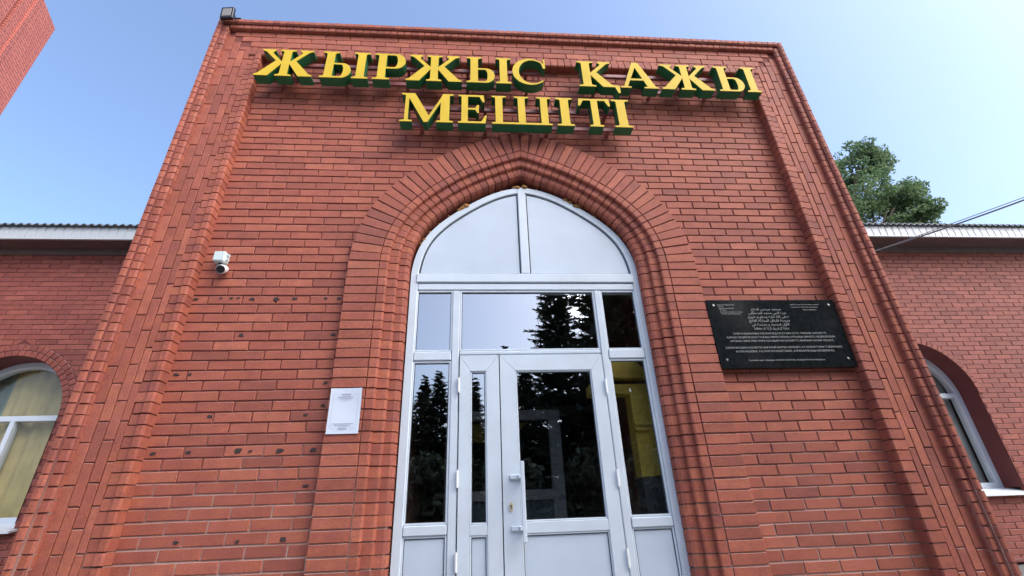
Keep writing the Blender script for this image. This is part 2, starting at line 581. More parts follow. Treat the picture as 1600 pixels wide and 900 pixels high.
def clip(poly, a, b):
    """keep the part of a polygon left of the directed line a->b"""
    out = []
    ax, az_ = a
    dx, dz = b[0] - a[0], b[1] - a[1]
    side = lambda p: dx * (p[1] - az_) - dz * (p[0] - ax)
    for i in range(len(poly)):
        p, q = poly[i], poly[(i + 1) % len(poly)]
        sp, sq = side(p), side(q)
        if sp >= 0:
            out.append(p)
        if sp * sq < 0:
            t = sp / (sp - sq)
            out.append((p[0] + t * (q[0] - p[0]), p[1] + t * (q[1] - p[1])))
    return out


def lay_course(B, z0, z1, x0, x1, phase, L, gap, yf, depth, cut_l=None, cut_r=None):
    """one course between x0 and x1 with joints at phase + k*L; the ends may be cut by slanting lines"""
    k = math.floor((x0 - phase) / L)
    shift = rnd.uniform(-.005, .005)
    while True:
        a = phase + k * L + gap / 2 + shift + rnd.uniform(-.0015, .0015)
        b = phase + (k + 1) * L - gap / 2 + shift + rnd.uniform(-.0015, .0015)
        k += 1
        if a > x1:
            break
        aa, bb = max(a, x0), min(b, x1)
        if bb - aa < 0.02:
            continue
        poly = [(aa, z0), (bb, z0), (bb, z1), (aa, z1)]
        p2 = poly
        if cut_r:
            p2 = clip(p2, cut_r[0], cut_r[1])
        if cut_l and len(p2) > 2:
            p2 = clip(p2, cut_l[1], cut_l[0])
        if len(p2) < 3:
            continue
        if len(p2) == 4 and all(abs(p2[i][0] - poly[i][0]) < 1e-6 for i in range(4)) and abs((bb - aa) - (L - gap)) < 0.004:
            c = (aa + bb) / 2
            B.rect(c - (L - gap) / 2, c + (L - gap) / 2, z0, z1, yf, depth)
        else:
            B.poly(p2, yf, depth)


# ------------------------------------------------------------------ ground, porch
mb = MB()
mb.add([(-600, -600, 0), (600, -600, 0), (600, 600, 0), (-600, 600, 0)], [(0, 1, 2, 3)])
mb.build('ground', 'paving', kind='structure')
mb = MB()
mb.box(-2.4, 2.4, -1.5, 0.02, -0.05, 0.55, 0.01)
for i in range(3):
    mb.box(-2.4, 2.4, -1.5 - 0.3 * (i + 1), -1.5 - 0.3 * i, -0.05, 0.55 - 0.1375 * (i + 1), 0.01)
mb.build('porch', 'concrete', kind='structure')

# ------------------------------------------------------------------ the portal
XC = 0.012
SPRING = 3.45
HB = 0.0766          # course height
LB = 0.26            # brick + joint
GAP = 0.0105
Y_BAND, Y_R2, Y_R3 = -0.050, -0.018, 0.015
YA, YB, YC, YD = -0.140, -0.115, -0.075, -0.090

# half of the pointed arch: the joint between the band of long bricks and the first ring
HALF = [(1.238, 3.45), (1.234, 3.60), (1.210, 3.755), (1.163, 3.900), (1.092, 4.040), (1.006, 4.155), (0.904, 4.262),
        (0.785, 4.362), (0.650, 4.462), (0.490, 4.562), (0.250, 4.680), (0.0, 4.778)]


def catmull(pts, n=12):
    p = [np.array(q, float) for q in pts]
    p = [2 * p[0] - p[1]] + p + [2 * p[-1] - p[-2]]
    p[0] = np.array([pts[0][0], pts[0][1] - 0.15])
    out = []
    for i in range(1, len(p) - 2):
        for k in range(n):
            t = k / n
            out.append(0.5 * ((2 * p[i]) + (-p[i - 1] + p[i + 1]) * t + (2 * p[i - 1] - 5 * p[i] + 4 * p[i + 1] - p[i + 2]) * t * t
                              + (-p[i - 1] + 3 * p[i] - 3 * p[i + 1] + p[i + 2]) * t ** 3))
    out.append(p[-2])
    return np.array(out)


cur = catmull(HALF)
for _ in range(40):                                   # even out the hand-measured points
    cur[1:-1] = 0.5 * cur[1:-1] + 0.25 * (cur[:-2] + cur[2:])
Z_FOOT = 0.55
path = np.vstack([[[1.238, Z_FOOT + (SPRING - Z_FOOT) * i / 40] for i in range(40)], cur])
seg = np.hypot(*np.diff(path, axis=0).T)
S = np.concatenate([[0], np.cumsum(seg)])
S_SPR = SPRING - Z_FOOT
S_END = S[-1]
tan = np.gradient(path, axis=0)
tan /= np.linalg.norm(tan, axis=1)[:, None]
nor = np.stack([tan[:, 1], -tan[:, 0]], axis=1)       # outward (to the right on the right half)
ALPHA = math.atan2(abs(nor[-1][0]), nor[-1][1])
for i in range(len(nor)):                             # mitre towards the apex
    w = max(0.0, 1 - (S_END - S[i]) / 0.16)
    nn = nor[i] * (1 - w) + np.array([0.0, 1 / math.cos(ALPHA)]) * w
    nor[i] = nn


def pt(o, s, side):
    x = np.interp(s, S, path[:, 0]); z = np.interp(s, S, path[:, 1])
    nx = np.interp(s, S, nor[:, 0]); nz = np.interp(s, S, nor[:, 1])
    return (XC + side * (x + nx * o), z + nz * o)


OUTER = np.array([pt(0.262, s, 1) for s in np.linspace(0, S_END, 400)])
OUT_APEX = OUTER[-1][1]


def outer_x(z):
    """half-width of the band's outer edge at height z"""
    if z >= OUT_APEX:
        return 0.0
    return float(np.interp(z, OUTER[:, 1], OUTER[:, 0])) - XC


portal = thing('mosque_portal', 'tall red brick entrance block with pointed arch around white glazed doors', 'building', (0, 0, 0))

# --- field of the wall
FX = 2.658
row_top = -8
Z0 = 5.45
mb = MB()
zs = sorted(set([0.3] + [0.3 + 0.05 * i for i in range(120) if 0.3 + 0.05 * i < OUT_APEX] + [OUT_APEX]))
for a, b in zip(zs[:-1], zs[1:]):
    for sd_ in (-1, 1):
        xa, xb = outer_x(a) - 0.03, outer_x(b) - 0.03
        q = [(sd_ * FX * 1.01, .0075, a), (XC + sd_ * max(xa, 0), .0075, a), (XC + sd_ * max(xb, 0), .0075, b), (sd_ * FX * 1.01, .0075, b)]
        mb.add(q, [(0, 1, 2, 3) if sd_ < 0 else (3, 2, 1, 0)])
mb.add([(-FX * 1.01, .0075, OUT_APEX), (FX * 1.01, .0075, OUT_APEX), (FX * 1.01, .0075, 6.1), (-FX * 1.01, .0075, 6.1)], [(0, 1, 2, 3)])
# body of the block behind the facing
mb.box(-3.10, -1.06, .03, 4.5, 0.0, 6.38)
mb.box(1.10, 3.10, .03, 4.5, 0.0, 6.38)
mb.box(-1.06, 1.10, .03, 4.5, 4.62, 6.38)
wall = mb.build('wall', 'mortar', portal)
B = Bricks(wall, 'brick')
r = 65
for r in range(-8, 67):
    zb = Z0 - r * HB
    z0, z1 = zb + GAP / 2, zb + HB - GAP / 2
    if z1 > 6.08:
        continue
    ph = 0 if r % 2 == 0 else LB / 2
    left_ph, right_ph = -1.494 + ph + (0.02 if -1 < r < 6 else 0), 1.508 + ph
    if zb + HB < OUT_APEX:
        xa, xb = outer_x(z0), outer_x(z1)
        lay_course(B, z0, z1, -FX, XC - min(xa, xb) + 0.001, left_ph, LB, GAP, 0, .06, cut_r=((XC - xa, z0), (XC - xb, z1)))
        lay_course(B, z0, z1, XC + min(xa, xb) - 0.001, FX, right_ph, LB, GAP, 0, .06, cut_l=((XC + xa, z0), (XC + xb, z1)))
    elif zb < OUT_APEX:
        xa = outer_x(z0)
        top = ((XC, OUT_APEX + 0.004))
        lay_course(B, z0, z1, -FX, XC - 0.005, left_ph, LB, GAP, 0, .06, cut_r=((XC - xa, z0), (XC - 0.02, OUT_APEX + .004)))
        lay_course(B, z0, z1, XC + 0.005, FX, right_ph, LB, GAP, 0, .06, cut_l=((XC + xa, z0), (XC + 0.02, OUT_APEX + .004)))
    else:
        cutx = 0.35 + rnd.uniform(-.1, .1)
        lay_course(B, z0, z1, -FX, cutx, left_ph, LB, GAP, 0, .06)
        lay_course(B, z0, z1, cutx + GAP, FX, right_ph, LB, GAP, 0, .06)
B.finish()

# --- arch surround: backing swept along the arch, then the bricks
sec = [(.256, .03), (.250, Y_BAND + .011), (-.060, Y_BAND + .011), (-.060, Y_R2 + .011), (-.140, Y_R2 + .011), (-.140, Y_R3 + .011),
       (-.215, Y_R3 + .011), (-.222, .20)]
mb = MB()
ss = np.concatenate([np.linspace(0, S_SPR, 6)[:-1], np.linspace(S_SPR, S_END, 60)])
for sd_ in (-1, 1):
    V, F = [], []
    for s in ss:
        for o, y in sec:
            x, z = pt(o, s, sd_)
            V.append((x, y, z))
    n = len(sec)
    for i in range(len(ss) - 1):
        for j in range(n - 1):
            q = (i * n + j, i * n + j + 1, (i + 1) * n + j + 1, (i + 1) * n + j)
            F.append(q if sd_ < 0 else q[::-1])
    mb.add(V, F)
arch = mb.build('arch_surround', 'mortar', portal)
BV = Bricks(arch, 'brick', 'voussoir')
BR = Bricks(arch, 'brick', 'ring_brick')


def ring_sec(o0, o1, yf, yb, ch):
    k = ch * 0.3
    return [(o0, yb), (o0, yf), (o1 + ch, yf), (o1 + k, yf + k), (o1, yf + ch), (o1, yb)]


n_arch = round((S_END - S_SPR) / HB)
pa = (S_END - S_SPR) / n_arch
for sd_ in (-1, 1):
    fm = lambda u, t: pt(u, t, sd_)
    spans = []
    s = S_SPR
    while s > 0.3:
        spans.append((s - HB, s))
        s -= HB
    spans += [(S_SPR + i * pa, S_SPR + (i + 1) * pa) for i in range(n_arch)]
    for a, b in spans:
        g = GAP * 0.42
        j = rnd.uniform(-.002, .002)
        a0, b0 = a + g + j, b - g + j
        if b > S_END - 1e-4:
            b0 = S_END - 0.002
        # long brick: tapered only a little, so the outer joints open
        w = 0.35 if a >= S_SPR - 1e-6 else 0.0
        s_mid = (a0 + b0) / 2
        pi0, pi1 = pt(.004, a0, sd_), pt(.004, b0, sd_)
        po0, po1 = pt(.254 + rnd.uniform(-.003, .003), a0, sd_), pt(.254 + rnd.uniform(-.003, .003), b0, sd_)
        mid = ((po0[0] + po1[0]) / 2, (po0[1] + po1[1]) / 2)
        lo = math.hypot(po1[0] - po0[0], po1[1] - po0[1])
        want = min(lo, 0.086)
        sc = want / lo
        po0 = tuple(m_ + (p - m_) * sc for p, m_ in zip(po0, mid)); po1 = tuple(m_ + (p - m_) * sc for p, m_ in zip(po1, mid))
        BV.poly([pi0, po0, po1, pi1], Y_BAND, .09)
        BR.section(ring_sec(-.005, -.073, Y_BAND + rnd.uniform(-.001, .001), .02, .014), a0, b0, fm)
        j2 = rnd.uniform(-.003, .003) if b < S_END - .1 else 0
        BR.section(ring_sec(-.064, -.152, Y_R2, .05, .016), a0 + j2, b0 + j2, fm)
        j3 = rnd.uniform(-.003, .003) if b < S_END - .1 else 0
        BR.section(ring_sec(-.144, -.236, Y_R3, .16, .034), a0 + j3, b0 + j3, fm)
BV.finish()
BR.finish()

# --- raised border: two stepped header columns, stretchers on end, toothed inner column; the same across the top
TOPZ = 6.468
mb = MB()
for sd_ in (-1, 1):
    def bx(u0, u1, y0, z1):
        a, b = sorted((sd_ * u0, sd_ * u1))
        mb.box(a, b, y0, .05, 0.0, z1)
    bx(3.150, 3.104, YA + .012, TOPZ - .01)
    bx(3.104, 3.046, YB + .012, TOPZ - .063)
    bx(3.046, 2.658, YC + .010, 6.39)
mb.box(-3.104, 3.104, YA + .012, .049, 6.407, TOPZ - .012)
mb.box(-3.046, 3.046, YB + .012, .048, 6.352, 6.405)
mb.box(-2.658, 2.658, YC + .010, .047, 5.974, 6.351)
border = mb.build('raised_border', 'border_mortar', portal)
BB = Bricks(border, 'brick', 'border_brick')
BH = Bricks(border, 'brick', 'header_brick')
for sd_ in (-1, 1):
    fm = lambda u, t: (sd_ * u, t)
    z = 0.35 + (0.01 if sd_ > 0 else 0)
    while z + .0745 < TOPZ + 0.03:
        g = .0045
        j = rnd.uniform(-.002, .002)
        z1 = min(z + .0745 - g + j, TOPZ)
        BH.section([(3.160 + rnd.uniform(-.003, .003), .02), (3.160, YA + .006), (3.154, YA), (3.128, YA), (3.116, YA + .006), (3.106, YB - .002), (3.100, YB + .003), (3.100, .02)],
                   z + g + j, z1, fm)
        if z1 < TOPZ - .05:
            j = rnd.uniform(-.002, .002)
            BH.section([(3.1025, .02), (3.1025, YB), (3.062, YB), (3.050, YB + .008), (3.045, YB + .02), (3.045, .02)], z + g + j, min(z1, 6.40) + j, fm)
        z += .0745
    z = 0.33
    while z + .0755 < 6.0:
        j = rnd.uniform(-.002, .002)
        k = rnd.uniform(-.008, .008)
        BH.section([(2.775 + k, .0), (2.775 + k, YC), (2.716, YC), (2.704, YD), (2.664, YD), (2.656, YD + .006), (2.653, YD + .016), (2.653, .03)],
                   z + .0045 + j, z + .0755 - .0045 + j, fm)
        z += .0755
    # stretchers standing on end
    for (ua, ub, ph, zt) in ((3.048, 2.978, 3.946, 6.268), (2.972, 2.906, 4.083, 6.192), (2.900, 2.835, 3.958, 6.108), (2.829, 2.781, 4.083, 6.108)):
        ph += 0.0 if sd_ < 0 else -0.055
        k = math.floor((0.3 - ph) / .2625)
        while True:
            a, b = ph + k * .2625 + .004, min(ph + (k + 1) * .2625 - .004, zt)
            k += 1
            if b - a < .03:
                break
            x0, x1 = sorted((sd_ * ua, sd_ * ub))
            BB.rect(x0, x1, a, b, YC, .05, .003) if b - a > .25 else BB.poly([(x0, a), (x1, a), (x1, b), (x0, b)], YC, .05, .003)
            if b >= zt - 1e-6:
                break
# top rows
fmt = lambda u, t: (t, TOPZ - u)
x = -3.098
while x < 3.09:
    w = .0716
    x1 = min(x + w - .007, 3.098)
    hz = rnd.uniform(-.004, .004)
    if x > -3.10:
        BH.section([(0 + hz, .02), (0 + hz, YA + .006), (.006, YA), (.044, YA), (.055, YA + .010), (.056, .02)], x, x1, fmt)
    x += w
x = -3.040
while x < 3.03:
    w = .0735
    BH.section([(.060, .02), (.060, YB), (.104, YB), (.113, YB + .006), (.117, YB + .018), (.117, .02)], x, min(x + w - .007, 3.04), fmt)
    x += w
for (zt, zb, xl, ph) in ((6.346, 6.277, 2.985, .03), (6.270, 6.201, 2.900, .15), (6.194, 6.117, 2.830, .06)):
    k = math.floor((-xl - ph) / LB)
    while True:
        a, b = max(ph + k * LB + .004, -xl), min(ph + (k + 1) * LB - .004, xl)
        k += 1
        if b < -xl + .03:
            continue
        if a > xl - .03:
            break
        BB.rect(a, b, zb, zt, YC, .05, .003) if b - a > .25 else BB.poly([(a, zb), (b, zb), (b, zt), (a, zt)], YC, .05, .003)
x = -2.772
while x < 2.76:
    w = .0755
    k = rnd.uniform(-.006, .006)
    fmd = lambda u, t: (t, u)
    BH.section([(6.108 + k, .0), (6.108 + k, YC), (6.050, YC), (6.040, YD), (5.984, YD), (5.974, YD + .006), (5.968, YD + .016), (5.968, .03)],
               x, min(x + w - .008, 2.772), fmd)
    x += w
BB.finish()
BH.limit = 300
BH.finish()

# --- marks left by lettering that was taken down, and foam at the head of the frame
chips = [(-2.624, 3.207, .05), (-2.44, 3.215, .03), (-2.361, 3.218, .03), (-2.307, 3.219, .025), (-2.197, 3.206, .05), (-2.009, 3.20, .055),
         (-1.872, 3.211, .045), (-1.628, 3.222, .035), (-1.52, 3.205, .045), (-2.217, 2.896, .05), (-1.53, 2.901, .05), (-2.60, 2.614, .045),
         (-2.51, 2.589, .03), (-1.534, 2.516, .045), (-1.532, 2.346, .04), (-1.639, 2.279, .035), (-2.293, 2.289, .045), (-2.60, 2.04, .05),
         (-2.374, 2.041, .04), (-2.049, 2.045, .06), (-1.967, 2.039, .03), (-1.774, 2.026, .06), (-1.55, 2.036, .05), (-1.563, 1.807, .045),
         (-1.652, 1.492, .045), (-1.936, 1.482, .035), (-2.307, 1.499, .04)]
for x, z, sz in chips:
    r = round((Z0 - z) / HB + .5)
    zb = Z0 - r * HB
    z = min(max(z, zb + .012 + sz * .35), zb + HB - .012 - sz * .35)
    n = rnd.randrange(5, 9)
    pts = []
    for i in range(n):
        a = 2 * math.pi * (i + rnd.uniform(-.25, .25)) / n
        q = sz * 0.46 * rnd.uniform(.6, 1.1)
        # blocky, taller or wider at random
        pts.append((x + max(-1, min(1, math.cos(a) * 1.3)) * q, z + max(-.8, min(.8, math.sin(a) * 1.3)) * q * .75))
    MB().prism_y(pts, -.0042, .002).build('residue_patch', 'chip', portal)

random_state = rnd.getstate()


# ------------------------------------------------------------------ entrance: frame, doors, glazing
YF = 0.085            # front of the frame
YL = 0.079            # front of the door leaves
YG = 0.115            # glass
FH = [(1.000, 3.44), (0.997, 3.52), (0.972, 3.66), (0.922, 3.80), (0.846, 3.92), (0.745, 4.03), (0.637, 4.122), (0.520, 4.21),
      (0.390, 4.295), (0.265, 4.36), (0.140, 4.405), (0.0, 4.432)]
DX = 0.022
fc = catmull(FH, 6)
for _ in range(12):
    fc[1:-1] = .5 * fc[1:-1] + .25 * (fc[:-2] + fc[2:])
full = [(DX - x, z) for x, z in fc] + [(DX + x, z) for x, z in fc[::-1][1:]]


def offset_curve(pts, d):
    out = []
    for i, p in enumerate(pts):
        a, b = Vector(pts[max(i - 1, 0)]), Vector(pts[min(i + 1, len(pts) - 1)])
        t = (b - a).normalized()
        nrm = Vector((t.y, -t.x))
        out.append((p[0] + nrm.x * d, p[1] + nrm.y * d))
    return out


frame = MB()
ext = 1.0
outer_c = [(DX - ext, 0.57)] + [(DX - ext, 3.2)] + full + [(DX + ext, 3.2), (DX + ext, 0.57)]
inner_c = offset_curve(outer_c, .062)
inner_c[0] = (DX - ext + .062, .57)
inner_c[-1] = (DX + ext - .062, .57)


def ribbon(mb, o, i, y0, y1, bev=.006):
    ib = [(a[0] + (b[0] - a[0]) * (1 - bev / .062), a[1] + (b[1] - a[1]) * (1 - bev / .062)) for a, b in zip(o, i)]
    n = len(o)
    V, F = [], []
    for lst, y in ((o, y1), (o, y0), (ib, y0), (i, y0 + bev), (i, y1)):
        V += [(a, y, c) for a, c in lst]
    for k in range(4):
        for j in range(n - 1):
            F.append((k * n + j, (k + 1) * n + j, (k + 1) * n + j + 1, k * n + j + 1))
    mb.add(V, [f[::-1] for f in F])


ribbon(frame, outer_c, inner_c, YF, YF + .08)
ent = frame.build('door_frame', 'pvc', portal)
# mullions and transoms: (x0, x1, z0, z1)
bars = [(-.915, .958, 3.322, 3.385, 'transom', YF), (-.93, .97, 3.392, 3.478, 'transom', YF - .012),
        (-.026, .052, 3.482, 4.40, 'mullion', YF - .004), (-.618, -.558, .57, 3.318, 'mullion', YF), (.600, .655, .57, 3.318, 'mullion', YF),
        (-.914, -.622, 2.700, 2.772, 'transom', YF - .003), (-.554, .596, 2.745, 2.775, 'transom', YF), (.659, .956, 2.700, 2.776, 'transom', YF - .003),
        (-.914, -.622, 1.477, 1.540, 'transom', YF - .003), (.659, .956, 1.475, 1.540, 'transom', YF - .003),
        (-.914, -.622, .57, .68, 'transom', YF - .003), (.659, .956, .57, .68, 'transom', YF - .003)]
for x0, x1, z0, z1, nm, y in bars:
    MB().box(x0, x1, y, YF + .078, z0, z1, .006).build(nm, 'pvc', ent)


def pane(x0, x1, z0, z1, parent, y=YG, mat='glass', bead=.016, name='pane', yb=None):
    """sheet with a black gasket line and a bead round it"""
    MB().box(x0 - .006, x1 + .006, y, y + .006, z0 - .006, z1 + .006).build(name, mat, parent)
    g = MB()
    t = .0045
    yy = y - .004
    g.box(x0, x0 + t, yy, y - .001, z0, z1); g.box(x1 - t, x1, yy, y - .001, z0, z1)
    g.box(x0 + t, x1 - t, yy, y - .001, z0, z0 + t); g.box(x0 + t, x1 - t, yy, y - .001, z1 - t, z1)
    g.build('gasket', 'seal', parent)
    if bead:
        b = MB()
        y0 = (yb if yb is not None else YF) + .008
        for (a0, a1, c0, c1) in ((x0 - bead, x0 - .0005, z0 - bead, z1 + bead), (x1 + .0005, x1 + bead, z0 - bead, z1 + bead),
                                 (x0 - .0005, x1 + .0005, z0 - bead, z0 - .0005), (x0 - .0005, x1 + .0005, z1 + .0005, z1 + bead)):
            b.box(a0, a1, y0, y - .0005, c0, c1, .003)
        b.build('glazing_bead', 'pvc', parent)


# upper lights
up = MB().box(-.918, .962, YG + .02, YG + .03, 3.30, 3.322).build('transom_light', 'pvc', portal)
pane(-.906, -.632, 2.790, 3.304, up)
pane(-.541, .583, 2.793, 3.304, up)
pane(.670, .947, 2.793, 3.304, up)
# sidelights
for (x0, x1) in ((-.904, -.634), (.670, .942)):
    sl = MB().box(x0 - .01, x1 + .01, YG + .02, YG + .03, .66, .69).build('sidelight', 'pvc', portal)
    pane(x0, x1, 1.556, 2.682, sl)
    pane(x0, x1, .70, 1.462, sl, YG - .012, 'pvc_panel', .014, 'lower_panel')
# fanlight panels
fl = MB().box(-.03, .05, YG + .02, YG + .03, 3.47, 3.49).build('fanlight', 'pvc', portal)
inn = offset_curve(full, .074)
for sd_ in (-1, 1):
    xa = (-.034 if sd_ < 0 else .060)
    arc = [p for p in inn if (p[0] < xa if sd_ < 0 else p[0] > xa)]
    zt = np.interp(xa, [p[0] for p in inn], [p[1] for p in inn])
    if sd_ < 0:
        pl = [(xa, 3.492), (xa, zt)] + arc[::-1]
        pl = [p for p in pl if p[1] > 3.49] + [(arc[0][0] + .005, 3.492)]
    else:
        pl = [(xa, 3.492)] + [(arc[-1][0] - .005, 3.492)] + [p for p in arc[::-1] if p[1] > 3.50] + [(xa, zt)]
    MB().prism_y(pl, YF + .014, YF + .03).build('fanlight_panel', 'pvc_panel', fl)
    # gasket line around it
    g = MB()
    for a, b in zip(pl, pl[1:] + pl[:1]):
        if abs(a[1] - b[1]) < 1e-6 and abs(a[1] - 3.492) < .01:
            continue
        g.tube([(a[0], YF + .013, a[1]), (b[0], YF + .013, b[1])], .0032, 5)
    g.build('gasket', 'seal', fl)


def leaf(x0, x1, z0, z1, gl, bot, name='door_leaf'):
    gx0, gx1, gz0, gz1 = gl
    m_ = MB()
    xi0, xi1, zi0, zi1 = gx0 - .012, gx1 + .012, bot[0] - .012, gz1 + .012
    q = .0011                                       # hairline at the welded corners
    m_.prism_y([(x0, z0 + q), (xi0, zi0 + q), (xi0, zi1 - q), (x0, z1 - q)], YL, YL + .07)
    m_.prism_y([(xi1, zi0 + q), (x1, z0 + q), (x1, z1 - q), (xi1, zi1 - q)], YL, YL + .07)
    m_.prism_y([(xi0 + q, zi1), (xi1 - q, zi1), (x1 - q, z1), (x0 + q, z1)], YL, YL + .07)
    m_.prism_y([(x0 + q, z0), (x1 - q, z0), (xi1 - q, zi0), (xi0 + q, zi0)], YL, YL + .07)
    m_.box(gx0 - .012, gx1 + .012, YL + .001, YL + .07, bot[1] + .012, gz0 - .012, .003)
    lf = m_.build(name, 'pvc', portal)
    pane(gx0, gx1, gz0, gz1, lf, YG - .008, 'glass', .012, 'pane', YL - .002)
    pane(gx0, gx1, bot[0], bot[1], lf, YG - .018, 'pvc_panel', .012, 'lower_panel', YL - .002)
    return lf


l1 = leaf(-.550, -.243, .585, 2.737, (-.455, -.355, 1.545, 2.597), (.72, 1.455))
l2 = leaf(-.235, .592, .585, 2.737, (-.103, .484, 1.550, 2.597), (.72, 1.455))
# hinges
for lf, hx in ((l1, -.556), (l2, .597)):
    for hz in (2.50, 1.83, 1.32) if lf is l1 else (2.47, 1.80, 1.30):
        h = MB()
        h.tube([(hx, YL - .010, hz - .055), (hx, YL - .010, hz + .055)], .0085, 10)
        h.tube([(hx, YL - .010, hz - .062), (hx, YL - .010, hz - .056)], .0065, 10)
        h.box(hx - .006, hx + .006, YL - .010, YL + .002, hz - .05, hz + .05)
        h.build('hinge', 'white_plastic', lf)
# pull handle: a flat bar on two brackets
h = MB()
h.box(-.112, -.084, YL - .075, YL - .060, 1.415, 1.925, .004)
for hz in (1.500, 1.825):
    h.box(-.185, -.086, YL - .016, YL + .001, hz - .016, hz + .016, .004)
    h.box(-.130, -.088, YL - .074, YL - .012, hz - .014, hz + .014, .004)
h.build('handle', 'pvc', l2)
lk = MB()
poly = [(-.180 + .014 * math.cos(a), 1.635 + .030 * math.sin(a)) for a in [2 * math.pi * i / 20 for i in range(20)]]
lk.prism_y(poly, YL - .008, YL + .001)
lk.build('lock_plate', 'brass', l2)
kh = MB()
kh.prism_y([(-.180 + .006 * math.cos(a), 1.641 + .006 * math.sin(a)) for a in [2 * math.pi * i / 12 for i in range(12)]], YL - .0095, YL - .007)
kh.box(-.183, -.177, YL - .0095, YL - .007, 1.620, 1.6345)
kh.build('keyhole', 'seal', l2)
# threshold
MB().box(-.98, 1.02, YF, YF + .09, .545, .572, .003).build('threshold', 'steel', ent)
# dried foam between frame and arch
for i in range(34):
    t = rnd.uniform(.12, .88) if i > 13 else (.5 + rnd.uniform(-.02, .02), .30 + rnd.uniform(-.025, .025), .665 + rnd.uniform(-.02, .02))[i % 3]
    k = int(t * (len(full) - 1))
    x, z = full[k]
    big = i <= 13
    rr = rnd.uniform(.018, .030) if big else rnd.uniform(.008, .015)
    V, F = [], []
    nu, nv = 7, 5
    for a in range(nv + 1):
        for b in range(nu):
            th, ph = math.pi * a / nv, 2 * math.pi * b / nu
            q = rr * rnd.uniform(.7, 1.2)
            V.append((x + q * 1.5 * math.sin(th) * math.cos(ph), YF + .010 + q * math.sin(th) * math.sin(ph), z + .010 + q * math.cos(th)))
    for a in range(nv):
        for b in range(nu):
            F.append((a * nu + b, a * nu + (b + 1) % nu, (a + 1) * nu + (b + 1) % nu, (a + 1) * nu + b))
    obj('foam_bead', V, F, 'foam', portal, smooth=True)

# ------------------------------------------------------------------ vestibule behind the glass
mb = MB()
mb.box(-1.9, -1.8, .18, 4.4, .5, 4.6); mb.box(2.05, 2.15, .18, 4.4, .5, 4.6)
mb.box(-1.8, 2.05, 4.3, 4.4, .5, 4.6); mb.box(-1.8, 2.05, .18, 4.3, 4.5, 4.6)
mb.build('vestibule_wall', 'dark_wall', kind='structure')
MB().box(-1.8, 2.05, .12, 4.3, .50, .553).build('vestibule_floor', 'concrete', kind='structure')
# yellow wall with a doorway and an arched niche over it
YV = 0.33
mb = MB()
mb.prism_y([(.866, 1.820), (1.468, 1.820), (1.468, 2.552), (.530, 2.552), (.530, 2.473), (.866, 2.473)], YV, YV + .15)
mb.prism_y([(.855 + .180 * math.cos(a), 2.606 + .170 * math.sin(a)) for a in [math.pi * i / 16 for i in range(17)]], YV, YV + .1)
mb.box(.862, 1.050, YV - .025, YV - .001, 2.210, 2.231)
mb.box(.862, 1.050, YV - .025, YV - .001, 2.166, 2.188)
mb.box(.963, 1.035, YV - .025, YV - .001, 1.827, 2.159)
mb.build('vestibule_pier', 'yellow_wall', kind='structure')
MB().box(.866, 1.468, YV - .005, YV + .15, .553, 1.816).build('vestibule_dado', 'dado', kind='structure')
idr = thing('inner_door', 'white framed inner door seen through the glass of the main door', 'door', (-.1, 1.8, .555))
mb = MB()
mb.box(.385, .515, 1.78, 1.86, .56, 2.66, .006)
mb.box(-.75, -.64, 1.78, 1.86, .56, 2.66, .006)
mb.box(-.64, .385, 1.78, 1.86, 2.56, 2.66, .006)
mb.box(-.64, .385, 1.78, 1.86, 1.74, 1.84, .006)
mb.build('frame', 'pvc', idr)
MB().box(-.64, .385, 1.81, 1.83, .56, 1.74).build('lower_panel', 'bluegrey', idr)
MB().box(-.64, .385, 1.815, 1.822, 1.84, 2.56).build('pane', 'wglass', idr)
mb = MB()
arcp = [(.04 + .19 * math.cos(a), 2.52 + 0 * a) for a in (0,)]
mb.prism_y([(-.60, 2.35), (.02, 2.35), (.06, 2.46), (.14, 2.54), (.20, 2.556), (-.60, 2.556)], 1.95, 1.99)
mb.build('valance', 'yellow_wall', idr)

# ------------------------------------------------------------------ lettering on the facade
def gI(x0, w, st, top_r=True, bot_r=True):
    sl, sr = x0 + (w - st) / 2, x0 + (w + st) / 2
    p = [(x0, 0)]
    p += [(x0 + w, 0), (x0 + w, .045), (sr + .02, .06), (sr, .09)] if bot_r else [(sr, 0)]
    p += [(sr, .91), (sr + .02, .94), (x0 + w, .955), (x0 + w, 1)] if top_r else [(sr, 1)]
    p += [(x0, 1), (x0, .955), (sl - .02, .94), (sl, .91), (sl, .09), (sl - .02, .06), (x0, .045)]
    return p


def bowl(x0, xr, y0, y1, t, thin=.055):
    """bowl that leaves a stem edge at x0: outer half-oval and inner half-oval"""
    ym = (y0 + y1) / 2
    ry = (y1 - y0) / 2
    cx = x0 + (xr - x0) * .48
    out = [(x0, y0)]
    out += [(cx + (xr - cx) * math.cos(a), ym + ry * math.sin(a)) for a in [-math.pi / 2 + math.pi * i / 14 for i in range(15)]]
    out += [(x0, y1), (x0, y1 - thin)]
    ci = cx - .02
    out += [(ci + (xr - t - ci) * math.cos(a), ym + (ry - thin) * math.sin(a)) for a in [math.pi / 2 - math.pi * i / 12 for i in range(13)]]
    out += [(x0, y0 + thin)]
    return out


